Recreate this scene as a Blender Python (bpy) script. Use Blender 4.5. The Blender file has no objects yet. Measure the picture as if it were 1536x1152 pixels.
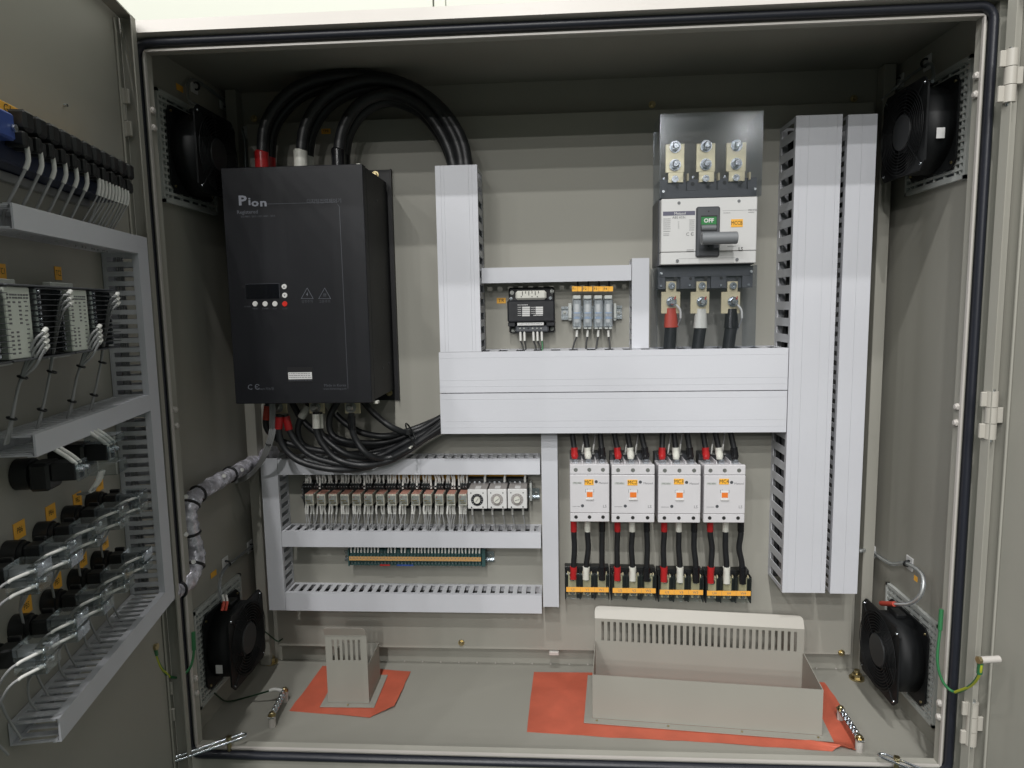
import bpy, math, random
from mathutils import Matrix, Vector, Quaternion
random.seed(7)
R = math.radians
sc = bpy.context.scene
COL = sc.collection

# ------------------------------------------------------------------ camera
PITCH, YAW, ROLL, FOC = R(6.6465), R(-3.7508), R(-0.9945), 1022.9
CAM = Vector((0, -1.5, 0))                      # origin height = eye level, mounting plate face at y = 0
_f = Vector((math.sin(YAW)*math.cos(PITCH), math.cos(YAW)*math.cos(PITCH), -math.sin(PITCH)))
_r = Vector((math.cos(YAW), -math.sin(YAW), 0)); _u = _r.cross(_f)
_R = _r*math.cos(ROLL)+_u*math.sin(ROLL); _U = -_r*math.sin(ROLL)+_u*math.cos(ROLL)
cd = bpy.data.cameras.new("camera"); cam = bpy.data.objects.new("camera", cd); COL.objects.link(cam)
cd.sensor_width = 36; cd.lens = 36*FOC/1536; cd.clip_start = 0.01; cd.clip_end = 100
m = Matrix((( _R.x, _U.x, -_f.x, CAM.x), (_R.y, _U.y, -_f.y, CAM.y), (_R.z, _U.z, -_f.z, CAM.z), (0, 0, 0, 1)))
cam.matrix_world = m; sc.camera = cam

# ------------------------------------------------------------------ world, hall lamps, exposure
w = bpy.data.worlds.new("World"); sc.world = w; w.use_nodes = True
w.node_tree.nodes["Background"].inputs[0].default_value = (0.86, 1.0, 0.90, 1)
w.node_tree.nodes["Background"].inputs[1].default_value = 0.110
sc.view_settings.view_transform = 'Standard'; sc.view_settings.look = 'None'
sc.view_settings.exposure = 0.0; sc.view_settings.gamma = 1
LZ = 4.15
ROWS = ((0.20, 40), (2.36, 80), (4.20, 104), (6.55, 112), (8.70, 112), (12.2, 140), (16.0, 180))
COLS = ((-5.1, 1.0), (-2.65, 1.55), (-0.2, 1.85), (2.25, .30), (4.7, .12))
for dy, e in ROWS:                               # grid of high-bay lamps in the hall ceiling
    for cx, k in COLS:
        if 1 < dy < 5: k = k*1.5 if cx == -0.2 else k*.75
        ld = bpy.data.lights.new("hall_lamp", 'POINT'); ld.energy = e*k*1.24; ld.shadow_soft_size = 0.05
        ld.color = (1.0, 0.985, 0.965)
        lo = bpy.data.objects.new("hall_lamp", ld); lo.location = (cx, -0.34-dy, LZ); COL.objects.link(lo)

def at(px, py, Y):                               # point of the plane y = Y seen at that place of the photo
    d = _f*FOC + _R*(px-768) - _U*(py-576); return CAM + d*((Y-CAM.y)/d.y)
def atX(px, py, X):
    d = _f*FOC + _R*(px-768) - _U*(py-576); return CAM + d*(X/d.x)
def atZ(px, py, Z):
    d = _f*FOC + _R*(px-768) - _U*(py-576); return CAM + d*(Z/d.z)
# door frames: local x = away from the door's inner face, local -y = towards its free edge
FL = Matrix.Translation((-0.7032, -0.370, 0)) @ Matrix.Rotation(R(12.5), 4, 'Z')
FR = Matrix.Translation((0.700, -0.372, 0)) @ Matrix.Rotation(R(9), 4, 'Z')
I4 = Matrix.Identity(4)
def atD(px, py, n):                              # left-door coordinates (n, -s, z) at height n over the door
    inv = FL.inverted(); o = inv @ CAM; d = inv.to_3x3() @ (_f*FOC + _R*(px-768) - _U*(py-576))
    return o + d*((n-o.x)/d.x)

# ------------------------------------------------------------------ materials
def mat(name, col, rough=.5, metal=0., var=.0, vscale=30, bump=0., bscale=400, streak=None, spec=.5, coat=0.):
    M = bpy.data.materials.new(name); M.use_nodes = True; nt = M.node_tree; b = nt.nodes["Principled BSDF"]
    b.inputs["Base Color"].default_value = (*col, 1); b.inputs["Roughness"].default_value = rough
    b.inputs["Metallic"].default_value = metal; b.inputs["Specular IOR Level"].default_value = spec
    b.inputs["Coat Weight"].default_value = coat
    tc = nt.nodes.new("ShaderNodeTexCoord"); L = nt.links.new
    if var:
        n = nt.nodes.new("ShaderNodeTexNoise"); n.inputs["Scale"].default_value = vscale; n.inputs["Detail"].default_value = 6
        src = tc.outputs["Object"]
        if streak:
            mp = nt.nodes.new("ShaderNodeMapping"); mp.inputs["Scale"].default_value = streak; L(src, mp.inputs[0]); src = mp.outputs[0]
        L(src, n.inputs["Vector"])
        r = nt.nodes.new("ShaderNodeMapRange"); r.inputs[1].default_value = .3; r.inputs[2].default_value = .7
        r.inputs[3].default_value = 1-var; r.inputs[4].default_value = 1+var; L(n.outputs["Fac"], r.inputs[0])
        mx = nt.nodes.new("ShaderNodeVectorMath"); mx.operation = 'SCALE'; mx.inputs[0].default_value = col
        L(r.outputs[0], mx.inputs["Scale"]); L(mx.outputs[0], b.inputs["Base Color"])
        r2 = nt.nodes.new("ShaderNodeMapRange"); r2.inputs[3].default_value = max(.02, rough-.08); r2.inputs[4].default_value = min(1, rough+.1)
        L(n.outputs["Fac"], r2.inputs[0]); L(r2.outputs[0], b.inputs["Roughness"])
    if bump:
        n2 = nt.nodes.new("ShaderNodeTexNoise"); n2.inputs["Scale"].default_value = bscale; n2.inputs["Detail"].default_value = 3
        L(tc.outputs["Object"], n2.inputs["Vector"])
        bp = nt.nodes.new("ShaderNodeBump"); bp.inputs["Strength"].default_value = bump; bp.inputs["Distance"].default_value = .001
        L(n2.outputs["Fac"], bp.inputs["Height"]); L(bp.outputs[0], b.inputs["Normal"])
    return M
def clear(name, tint, gloss=.05, rough=.08, amount=1.0):
    M = bpy.data.materials.new(name); M.use_nodes = True; nt = M.node_tree; nt.nodes.clear(); L = nt.links.new
    out = nt.nodes.new("ShaderNodeOutputMaterial"); t = nt.nodes.new("ShaderNodeBsdfTransparent"); t.inputs[0].default_value = (*tint, 1)
    g = nt.nodes.new("ShaderNodeBsdfGlossy"); g.inputs["Roughness"].default_value = rough; g.inputs[0].default_value = (.9, .95, 1, 1)
    fr = nt.nodes.new("ShaderNodeLayerWeight"); fr.inputs[0].default_value = .25
    ad = nt.nodes.new("ShaderNodeMath"); ad.operation = 'MULTIPLY_ADD'; ad.inputs[1].default_value = .35*amount; ad.inputs[2].default_value = gloss
    mx = nt.nodes.new("ShaderNodeMixShader"); L(fr.outputs["Fresnel"], ad.inputs[0]); L(ad.outputs[0], mx.inputs[0])
    L(t.outputs[0], mx.inputs[1]); L(g.outputs[0], mx.inputs[2]); L(mx.outputs[0], out.inputs[0]); return M
CABC = (.330, .323, .285)
M = dict(
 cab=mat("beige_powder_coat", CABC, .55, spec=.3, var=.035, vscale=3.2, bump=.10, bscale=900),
 cabl=mat("hinge_and_lit_lip_coat", (.44, .42, .375), .42, var=.03, vscale=6, bump=.08, bscale=900),  # lighter beige: hinges, and light caught by the hoods' folded lips put into colour
 lip=mat("beige_lit_rim_coat", (.50, .475, .445), .38, var=.02, vscale=6),  # cabinet beige lightened for overhead light on the rims; pale fittings share it
 wall=mat("cream_panel", (.62, .635, .56), .5, var=.02, vscale=2),
 pvc=mat("grey_pvc", (.565, .575, .615), .48, var=.05, vscale=2.6, bump=.12, bscale=40),
 pvcin=mat("grey_pvc_wall", (.53, .54, .57), .5, var=.03, vscale=8),
 gask=mat("black_rubber", (.016, .018, .026), .38, bump=.1, bscale=200),
 inv=mat("black_powder_coat", (.0085, .0093, .012), .48, spec=.35, var=.16, vscale=7, bump=.3, bscale=1600),
 invs=mat("black_side_coat", (.009, .009, .0105), .5, bump=.2, bscale=1600),
 logo=mat("silver_print", (.24, .25, .29), .5),
 print_=mat("grey_print", (.15, .16, .19), .6),
 printd=mat("dim_print", (.075, .08, .095), .6),
 blk=mat("black_plastic", (.012, .013, .014), .38, var=.1, vscale=60),
 dkhub=mat("dark_hub", (.022, .024, .026), .5),
 blkm=mat("black_fan_metal", (.009, .010, .011), .55, spec=.3, var=.1, vscale=20),
 cable=mat("black_cable_jacket", (.014, .015, .017), .42, var=.15, vscale=80, bump=.1, bscale=300),
 gcable=mat("grey_wire_jacket", (.33, .335, .34), .45),
 dkgrey=mat("dark_grey_plastic", (.075, .08, .09), .45, var=.06, vscale=40),
 midgrey=mat("grey_handle_plastic", (.17, .18, .19), .42),
 white=mat("white_plastic", (.66, .66, .655), .38, var=.02, vscale=15),
 white2=mat("white_contactor_plastic", (.62, .61, .63), .4, var=.025, vscale=20),
 sleeve=mat("white_marker_sleeve", (.70, .70, .67), .5, var=.06, vscale=200),
 red=mat("red_boot", (.42, .018, .02), .28), redd=mat("dull_red_boot", (.50, .06, .035), .5),
 whb=mat("white_boot", (.66, .66, .60), .35), blb=mat("black_boot", (.01, .01, .012), .22),
 steel=mat("zinc_steel", (.62, .66, .70), .25, 1, var=.08, vscale=120),
 steeld=mat("dull_zinc", (.45, .46, .44), .4, 1, var=.1, vscale=90),
 brass=mat("passivated_zinc", (.50, .42, .24), .3, 1, var=.15, vscale=160),
 tin=mat("tinned_copper_bar", (.70, .64, .44), .35, .85, var=.08, vscale=60),
 cream=mat("cream_insulator", (.62, .55, .36), .45, var=.05, vscale=60),
 orange=mat("orange_tag", (.92, .47, .05), .5, var=.04, vscale=100),
 orangep=mat("orange_strip", (.90, .44, .07), .45), tan=mat("tan_strip", (.52, .30, .11), .5),
 ink=mat("black_ink", (.015, .015, .015), .6), inkg=mat("grey_ink", (.16, .16, .17), .6),
 winkt=mat("white_ink", (.75, .75, .75), .6), bandi=mat("band_ink", (.11, .11, .16), .5),
 green=mat("green_flag", (.02, .20, .05), .45), greenw=mat("green_wire", (.03, .16, .06), .4),
 dkgreen=mat("dark_green_wire", (.012, .04, .018), .4), ygw=mat("yellow_wire", (.42, .46, .03), .4),
 rubber=mat("orange_rubber_sheet", (.56, .125, .072), .45, var=.14, vscale=14, bump=1., bscale=26),
 silver=mat("silver_wrap", (.62, .61, .68), .25, .3, var=.55, vscale=60, bump=.9, bscale=70),
 teal=mat("teal_terminal", (.035, .085, .085), .45, var=.1, vscale=100),
 blue=mat("blue_terminal", (.03, .07, .28), .4), navy=mat("navy_terminal_base", (.014, .022, .055), .45),
 plcw=mat("ivory_label_panel", (.70, .74, .67), .5, var=.02, vscale=30),
 buttonw=mat("white_button", (.7, .7, .68), .35), buttonr=mat("red_button", (.62, .03, .02), .35),
 screen=mat("dark_glass", (.006, .007, .009), .12), orsw=mat("orange_indicator", (.80, .20, .03), .4),
 bluel=mat("blue_band", (.20, .30, .46), .5), pink=mat("salmon_label", (.45, .22, .17), .5),
 relaycase=mat("relay_case", (.46, .45, .38), .35, var=.35, vscale=260), timerb=mat("grey_timer", (.30, .28, .27), .5),
 coredark=mat("black_lacquer", (.016, .017, .021), .35, var=.1, vscale=90),
 grille=mat("pale_grille_plastic", (.50, .52, .50), .45, var=.03, vscale=50),
 smoke=clear("smoked_acrylic", (.95, .955, .97), .06, .12), clr=clear("clear_cover", (.93, .95, .94), .20, .12),
 clrg=clear("clear_green_cover", (.94, .96, .95), .05, .15), clrw=clear("frosted_clear", (.95, .96, .97), .25, .35),
)

# ------------------------------------------------------------------ geometry helpers
class MB:
    def __init__(s): s.v = []; s.f = []; s.sm = []
    def add(s, vs, fs, smooth=False):
        o = len(s.v); s.v += [Vector(p) for p in vs]; s.f += [tuple(i+o for i in f) for f in fs]; s.sm += [smooth]*len(fs); return s
    def box(s, x0, x1, y0, y1, z0, z1, b=0., T=None):
        x0, x1 = min(x0, x1), max(x0, x1); y0, y1 = min(y0, y1), max(y0, y1); z0, z1 = min(z0, z1), max(z0, z1)
        if b <= 0:
            vs = [(x, y, z) for x in (x0, x1) for y in (y0, y1) for z in (z0, z1)]
            fs = [(0, 1, 3, 2), (4, 6, 7, 5), (0, 4, 5, 1), (2, 3, 7, 6), (0, 2, 6, 4), (1, 5, 7, 3)]
        else:
            b = min(b, .45*(x1-x0), .45*(y1-y0), .45*(z1-z0)); vs = []; ix = {}
            X, Y, Z = (x0, x1), (y0, y1), (z0, z1)
            for i in (0, 1):
                for j in (0, 1):
                    for k in (0, 1):
                        si, sj, sk = (b, -b)[i], (b, -b)[j], (b, -b)[k]
                        ix[i, j, k, 0] = len(vs); vs.append((X[i], Y[j]+sj, Z[k]+sk))
                        ix[i, j, k, 1] = len(vs); vs.append((X[i]+si, Y[j], Z[k]+sk))
                        ix[i, j, k, 2] = len(vs); vs.append((X[i]+si, Y[j]+sj, Z[k]))
            fs = []
            for i in (0, 1):
                a = [ix[i, 0, 0, 0], ix[i, 0, 1, 0], ix[i, 1, 1, 0], ix[i, 1, 0, 0]]; fs.append(tuple(a if i == 0 else a[::-1]))
                a = [ix[0, i, 0, 1], ix[1, i, 0, 1], ix[1, i, 1, 1], ix[0, i, 1, 1]]; fs.append(tuple(a if i == 0 else a[::-1]))
                a = [ix[0, 0, i, 2], ix[0, 1, i, 2], ix[1, 1, i, 2], ix[1, 0, i, 2]]; fs.append(tuple(a if i == 0 else a[::-1]))
            for i in (0, 1):
                for j in (0, 1):
                    a = [ix[i, j, 0, 0], ix[i, j, 0, 1], ix[i, j, 1, 1], ix[i, j, 1, 0]]; fs.append(tuple(a if i != j else a[::-1]))
                    a = [ix[i, 0, j, 0], ix[i, 0, j, 2], ix[i, 1, j, 2], ix[i, 1, j, 0]]; fs.append(tuple(a if i == j else a[::-1]))
                    a = [ix[0, i, j, 1], ix[0, i, j, 2], ix[1, i, j, 2], ix[1, i, j, 1]]; fs.append(tuple(a if i != j else a[::-1]))
            for i in (0, 1):
                for j in (0, 1):
                    for k in (0, 1):
                        a = (ix[i, j, k, 0], ix[i, j, k, 1], ix[i, j, k, 2]); fs.append(a if (i+j+k) % 2 else a[::-1])
        if T is not None: vs = [T @ Vector(p) for p in vs]
        return s.add(vs, fs)
    def cyl(s, a, b, r, n=12, r2=None, cap=True):
        a, b = Vector(a), Vector(b); r2 = r if r2 is None else r2; d = (b-a).normalized()
        t = d.orthogonal().normalized(); k = d.cross(t)
        vs = [a+(t*math.cos(2*math.pi*i/n)+k*math.sin(2*math.pi*i/n))*r for i in range(n)] + \
             [b+(t*math.cos(2*math.pi*i/n)+k*math.sin(2*math.pi*i/n))*r2 for i in range(n)]
        s.add(vs, [(i, (i+1) % n, n+(i+1) % n, n+i) for i in range(n)], n > 7)
        if cap: s.add(vs, [tuple(range(n))[::-1], tuple(range(n, 2*n))])
        return s
    def ring(s, c, d, r0, r1, h, n=20):             # flat annulus with thickness h along d
        c, d = Vector(c), Vector(d).normalized(); t = d.orthogonal().normalized(); k = d.cross(t); vs = []
        for z in (0, h):
            for r in (r0, r1):
                vs += [c+d*z+(t*math.cos(2*math.pi*i/n)+k*math.sin(2*math.pi*i/n))*r for i in range(n)]
        fs = []
        for i in range(n):
            j = (i+1) % n
            fs += [(i, n+i, n+j, j), (2*n+i, 2*n+j, 3*n+j, 3*n+i), (n+i, 3*n+i, 3*n+j, n+j), (i, j, 2*n+j, 2*n+i)]
        return s.add(vs, fs)
    def torus(s, c, d, r, q, n=28, k=5):
        c, d = Vector(c), Vector(d).normalized(); t = d.orthogonal().normalized(); e = d.cross(t); vs = []
        for i in range(n):
            a = 2*math.pi*i/n; rad = t*math.cos(a)+e*math.sin(a)
            for j in range(k):
                b = 2*math.pi*j/k; vs.append(c+rad*(r+q*math.cos(b))+d*q*math.sin(b))
        return s.add(vs, [(i*k+j, ((i+1) % n)*k+j, ((i+1) % n)*k+(j+1) % k, i*k+(j+1) % k) for i in range(n) for j in range(k)], True)
    def tube(s, pts, r, n=8, sub=5, rf=None):       # smooth tube through pts
        P = [Vector(p) for p in pts]
        if sub > 1 and len(P) > 2:
            Q = []; E = [P[0]*2-P[1]]+P+[P[-1]*2-P[-2]]
            for i in range(1, len(E)-2):
                p0, p1, p2, p3 = E[i-1:i+3]
                for q in range(sub):
                    t = q/sub; Q.append(.5*((2*p1)+(p2-p0)*t+(2*p0-5*p1+4*p2-p3)*t*t+(3*p1-p0-3*p2+p3)*t**3))
            P = Q+[P[-1]]
        T = [(P[min(i+1, len(P)-1)]-P[max(i-1, 0)]).normalized() for i in range(len(P))]
        u = T[0].orthogonal().normalized(); vs = []
        for i, p in enumerate(P):
            if i:
                q = T[i-1].rotation_difference(T[i]); u = (q @ u).normalized()
            v = T[i].cross(u); rr = r if rf is None else r*rf(i/(len(P)-1))
            for j in range(n):
                a = 2*math.pi*j/n; k = rr if rf is None or n < 12 else rr*(1+.09*math.sin(3*a+i*1.7)+.05*math.sin(7*a+i*2.9)); vs.append(p+(u*math.cos(a)+v*math.sin(a))*k)
        L = len(P)
        s.add(vs, [(i*n+j, i*n+(j+1) % n, (i+1)*n+(j+1) % n, (i+1)*n+j) for i in range(L-1) for j in range(n)], True)
        return s.add([vs[j] for j in range(n)]+vs[-n:], [tuple(range(n))[::-1], tuple(range(n, 2*n))])
    def prism(s, poly, ax, a0, a1):                 # poly in the plane across axis ax
        n = len(poly)
        def p3(p, a): return {'x': (a, p[0], p[1]), 'y': (p[0], a, p[1]), 'z': (p[0], p[1], a)}[ax]
        vs = [p3(p, a0) for p in poly]+[p3(p, a1) for p in poly]
        return s.add(vs, [tuple(range(n)), tuple(range(n, 2*n))[::-1]]+[(i, n+i, n+(i+1) % n, (i+1) % n) for i in range(n)])
    def hexbolt(s, c, d, r, h, washer=True):
        c, d = Vector(c), Vector(d).normalized()
        if washer: s.cyl(c, c+d*h*.25, r*1.35, 16); c = c+d*h*.25
        s.cyl(c, c+d*h*.7, r, 6); return s.cyl(c+d*h*.7, c+d*h, r*.85, 12, r*.6)
    def screw(s, c, d, r, h=.0012):
        c, d = Vector(c), Vector(d).normalized(); s.cyl(c, c+d*h, r, 12, r*.85)
        return s
WM = {}
def _mesh(name, mb, F, inv):
    me = bpy.data.meshes.new(name); T = inv @ F
    me.from_pydata([T @ v for v in mb.v], [], mb.f); me.polygons.foreach_set("use_smooth", mb.sm); me.update(); return me
def _wm(o): return WM[o.name]
def part(name, mb, m, parent, F=I4, label=None, kind=None):
    me = _mesh(name, mb, F, _wm(parent).inverted()); o = bpy.data.objects.new(name, me); COL.objects.link(o); o.parent = parent
    me.materials.append(M[m]); WM[o.name] = _wm(parent).copy()
    if label: o["label"] = label
    if kind: o["kind"] = kind
    return o
def thing(name, label, cat, loc, F=I4, group=None):
    o = bpy.data.objects.new(name, None); COL.objects.link(o); o.empty_display_size = .01
    W = Matrix.Translation(F @ Vector(loc)) @ F.to_3x3().to_4x4(); o.matrix_world = W; WM[o.name] = W
    o["label"] = label; o["category"] = cat
    if group: o["group"] = group
    return o
def solo(name, mb, m, label, cat, loc=None, F=I4, group=None, kind=None):
    loc = Vector(loc) if loc is not None else mb.v[0].copy()
    W = Matrix.Translation(F @ loc) @ F.to_3x3().to_4x4(); me = _mesh(name, mb, F, W.inverted()); me.materials.append(M[m])
    o = bpy.data.objects.new(name, me); COL.objects.link(o); o.matrix_world = W; WM[o.name] = W
    if label: o["label"] = label; o["category"] = cat
    if group: o["group"] = group
    if kind: o["kind"] = kind
    return o
def text(s, x, y, z, size, m, parent, F=I4, mode='front', align='CENTER', bold=0., name='lettering', sx=1., rot=0.):
    cu = bpy.data.curves.new("t", 'FONT'); cu.body = s; cu.size = size; cu.align_x = align; cu.align_y = 'CENTER'; cu.offset = bold*size
    cu.resolution_u = 2
    to = bpy.data.objects.new("t", cu); COL.objects.link(to); dg = bpy.context.evaluated_depsgraph_get()
    me = bpy.data.meshes.new_from_object(to.evaluated_get(dg)); bpy.data.objects.remove(to); bpy.data.curves.remove(cu)
    if mode == 'front': B = Matrix(((1, 0, 0), (0, 0, -1), (0, 1, 0))).to_4x4()      # faces -y
    elif mode == 'door': B = Matrix(((0, 0, 1), (1, 0, 0), (0, 1, 0))).to_4x4()      # faces +x, reads towards +y
    T = _wm(parent).inverted() @ F @ Matrix.Translation((x, y, z)) @ B @ Matrix.Rotation(rot, 4, 'Z') @ Matrix.Diagonal((sx, 1, 1, 1))
    me.transform(T); me.materials.clear(); me.materials.append(M[m]); me.name = name
    o = bpy.data.objects.new(name, me); COL.objects.link(o); o.parent = parent; WM[o.name] = _wm(parent).copy(); return o
def ordn(i): return ("first", "second", "third", "fourth", "fifth", "sixth", "seventh", "eighth", "ninth", "tenth", "eleventh", "twelfth", "thirteenth", "fourteenth")[i]

# ------------------------------------------------------------------ background wall of the hall
wl = bpy.data.objects.new("wall", None); COL.objects.link(wl); wl.location = (0, 1.0, -1.2); wl["kind"] = "structure"; WM["wall"] = Matrix.Translation((0, 1.0, -1.2))
J0, J1 = at(649, 5, 1.0).x, at(669, 5, 1.0).x
for a, b in ((-4.0, -1.80), (-1.795, J0), (J1, 1.5), (1.505, 4.0)):
    part("panel", MB().box(a, b, 1.0, 1.06, -1.2, 4.0, .002), 'wall', wl)
part("joint_strip", MB().box(J0+.003, J1-.003, 1.008, 1.05, -1.2, 4.0, .002), 'wall', wl)
part("joint_backing", MB().box(-4.0, 4.0, 1.062, 1.08, -1.2, 4.0), 'wall', wl)

# ------------------------------------------------------------------ the cabinet
WX0, WX1, FZ, CZ, YB = -.73, .7128, -.852, .4775, .04
cab = thing("control_cabinet", "large beige steel electrical cabinet standing open with both doors swung out", "cabinet", (0, -.15, FZ))
t = .003
part("back_panel", MB().box(WX0, WX1, YB, YB+t, FZ, CZ), 'cab', cab)
part("side_panel", MB().box(WX0-t, WX0, -.315, YB, FZ, CZ), 'cab', cab)
part("side_panel", MB().box(WX1, WX1+t, -.315, YB, FZ, CZ), 'cab', cab)
part("roof_panel", MB().box(WX0-t, WX1+t, -.315, YB+t, CZ, CZ+t), 'cab', cab)
fp = part("floor_panel", MB().box(WX0-t, WX1+t, -.315, YB+t, FZ-t, FZ), 'cab', cab)
wb = MB()
for i in range(26):
    x = -.46+i*.044
    if x > .66: break
    wb.cyl((x, YB-.003, FZ), (x, YB-.003, FZ+.0025), .002, 6)
part("weld_spot", wb, 'lip', fp, kind='stuff')
# front rim: swept round the opening. profile = (outwards offset, y)
OX0, OX1, OZ0, OZ1 = -.6870, .6695, -.8225, .4345
def sweep(prof, rc=.0, closed=True):
    mb = MB(); n = 6 if rc else 1; loops = []
    for (o, y) in prof:
        pts = []
        for cx, cz, a0 in ((OX1, OZ1, 0), (OX0, OZ1, 90), (OX0, OZ0, 180), (OX1, OZ0, 270)):
            sx, sz = (1 if a0 in (0, 270) else -1), (1 if a0 in (0, 90) else -1)
            if rc:
                for i in range(n):
                    a = R(a0+90*i/(n-1)); pts.append((cx-sx*rc+(rc+o)*math.cos(a), y, cz-sz*rc+(rc+o)*math.sin(a)))
            else: pts.append((cx+sx*o, y, cz+sz*o))
        loops.append(pts)
    k = len(loops[0]); vs = [p for l in loops for p in l]; fs = []; q = len(loops)
    for a in range(q if closed else q-1):
        b = (a+1) % q
        for i in range(k): fs.append((a*k+i, a*k+(i+1) % k, b*k+(i+1) % k, b*k+i))
    return mb.add(vs, fs)
part("front_rim", sweep([(0, -.336), (.0055, -.3375), (.006, -.331), (.016, -.331), (.017, -.345), (.032, -.345), (.044, -.345), (.044, -.3175), (.033, -.3165), (.003, -.3165), (-.0015, -.3185)]), 'cab', cab)
g = sweep([(.0030, -.340), (.005, -.3480), (.0105, -.3515), (.0160, -.3480), (.0180, -.340), (.0105, -.334)], .012)
g.sm = [True]*len(g.f); part("gasket", g, 'gask', cab)
part("inner_lip", sweep([(-.0025, -.3405), (-.0025, -.335), (.0005, -.335), (.0005, -.3405)]), 'lip', cab)
part("drip_edge", MB().prism([(-.362, .454), (-.350, .478), (-.312, .482), (-.312, .468), (-.346, .452)], 'x', -.722, .712), 'lip', cab)
# mounting plate
mp = thing("mounting_plate", "flat beige steel back plate carrying all the switchgear inside the cabinet", "back plate", (0, .002, -.797))
part("plate_sheet", MB().box(-.668, .656, 0, .004, -.797, .400, .001), 'cab', mp)
part("folded_edge", MB().box(-.668, -.664, .0045, .035, -.796, .399), 'cab', mp)
part("folded_edge", MB().box(.652, .656, .0045, .035, -.796, .399), 'cab', mp)
for px, py in ((381, 178), (978, 157), (692, 964), (1262, 979), (1292, 140)):
    p = at(px, py, 0); b = MB().hexbolt((p.x, .0 if py != 140 else .036, p.z), (0, -1, 0), .0055, .006); part("plate_bolt", b, 'brass', mp)
for px, py in ((1285, 1018), (407, 994)):
    p = atZ(px, py, FZ); b = MB().cyl((p.x, p.y, FZ), (p.x, p.y, FZ+.004), .016, 20).cyl((p.x, p.y, FZ+.004), (p.x, p.y, FZ+.013), .0105, 6).cyl((p.x, p.y, FZ+.013), (p.x, p.y, FZ+.021), .006, 12)
    part("anchor_bolt", b, 'brass', cab)
pb = at(831, 974, .03); part("plate_bracket", MB().box(pb.x-.011, pb.x+.011, -.004, .02, -.808, -.799, .001), 'lip', mp)
rs = MB().box(.676, .700, .006, .036, FZ+.002, CZ-.002, .001); part("corner_channel", rs, 'cab', cab)
rs = MB().box(-.715, -.691, .006, .036, FZ+.002, CZ-.002, .001); part("corner_channel", rs, 'cab', cab)
for px, py in ((1465, 112), (1462, 141), (1433, 610), (1431, 634), (1410, 1058), (1410, 1080)):
    p = atX(px, py, .6633); part("hinge_bolt", MB().hexbolt((.6690, max(-.330, p.y), p.z), (-1, 0, 0), .006, .007, False), 'lip', cab)
for px, py in ((222, 161), (227, 189), (260, 616), (262, 640), (288, 1026), (289, 1049)):
    p = atX(px, py, -.680); part("hinge_bolt", MB().hexbolt((-.6865, max(-.330, p.y), p.z), (1, 0, 0), .006, .007, False), 'lip', cab)
# doors
def door(F, sg, wide, z0, z1):
    mb = MB().box(-sg*.004, 0, -wide, -.004, z0, z1)
    mb.box(sg*.001, sg*.022, -.0065, -.004, z0, z1).box(sg*.001, sg*.022, -wide, -wide+.0025, z0, z1)
    mb.box(sg*.001, sg*.022, -wide+.003, -.007, z1-.0025, z1).box(sg*.001, sg*.022, -wide+.003, -.007, z0, z0+.0025)
    d = part("door", mb, 'cab', cab, F)
    part("return_lip", MB().box(sg*.0225, sg*.0245, -.022, -.005, z0+.002, z1-.002).box(sg*.0225, sg*.0245, -wide+.004, -wide+.02, z0+.002, z1-.002), 'cab', d, F)
    part("edge_rib", MB().box(sg*.0005, sg*.004, -.033, -.028, z0+.01, z1-.01, .0015), 'cab', d, F)
    return d
dl = door(FL, 1, .66, -.872, .474); dr = door(FR, -1, .66, -.872, .474)
def hinge(x, y, z, d, side):
    h = MB().cyl((x, y, z-.038), (x, y, z-.0135), .0085, 20).cyl((x, y, z-.0125), (x, y, z+.0125), .0085, 20).cyl((x, y, z+.0135), (x, y, z+.038), .0085, 20)
    h.box(x-side*.016, x-side*.001, y-.001, y+.004, z-.037, z-.0135, .001).box(x-side*.016, x-side*.001, y-.001, y+.004, z+.0135, z+.037, .001)
    h.box(x+side*.004, x+side*.017, y-.003, y+.002, z-.0125, z+.0125, .001)
    hh = part("hinge", h, 'cabl', d); part("hinge_pin", MB().cyl((x, y, z-.043), (x, y, z+.041), .004, 12), 'steel', hh)
for px, py in ((1503, 120), (1475, 620), (1447, 1075)):
    p = at(px, py, -.372); hinge(p.x+.001, -.390, p.z, dr, 1)
for px, py in ((191, 173), (255, 1045)):
    p = at(px, py, -.372); hinge(p.x-.001, -.388, p.z, dl, -1)

# door stays and earth bonding
def stay(a, b, label):
    a, b = Vector(a), Vector(b); d = (b-a).normalized(); k = Vector((-d.y, d.x, 0)).normalized(); n = len("x")
    th = thing("door_stay", label, "door stay", a)
    for s_ in (-1, 1): part("stay_rail", MB().tube([a+k*s_*.0065+Vector((0, 0, 0)), b+k*s_*.0065], .0022, 8, 1), 'steel', th)
    part("stay_eye", MB().tube([a+k*.0065, a+k*.005-d*.006, a-d*.009, a-k*.005-d*.006, a-k*.0065], .0022, 8, 4), 'steel', th)
    part("stay_web", MB().add([a+k*.0055+Vector((0, 0, -.001)), a-k*.0055+Vector((0, 0, -.001)), b-k*.0055+Vector((0, 0, -.001)), b+k*.0055+Vector((0, 0, -.001))], [(0, 1, 2, 3)]) if False else MB().box(0, (b-a).length*.45, -.0055, .0055, -.0012, 0, 0, Matrix.Translation(a+(b-a)*.5) @ d.to_track_quat('X', 'Z').to_matrix().to_4x4()), 'steeld', th)
    q = a+d*.022; part("stay_bolt", MB().cyl(q-Vector((0, 0, .022)), q+Vector((0, 0, .003)), .004, 10).cyl(q+Vector((0, 0, .003)), q+Vector((0, 0, .008)), .0055, 6), 'brass', th)
A = atZ(362, 1104, -.805); B = at(247, 1144, -.40); stay(A, B, "zinc door stay running to the left door at the bottom left corner")
A = atZ(1326, 1134, -.805); B = at(1420, 1172, -.42); stay(A, B, "zinc door stay at the bottom right corner of the opening")
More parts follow.
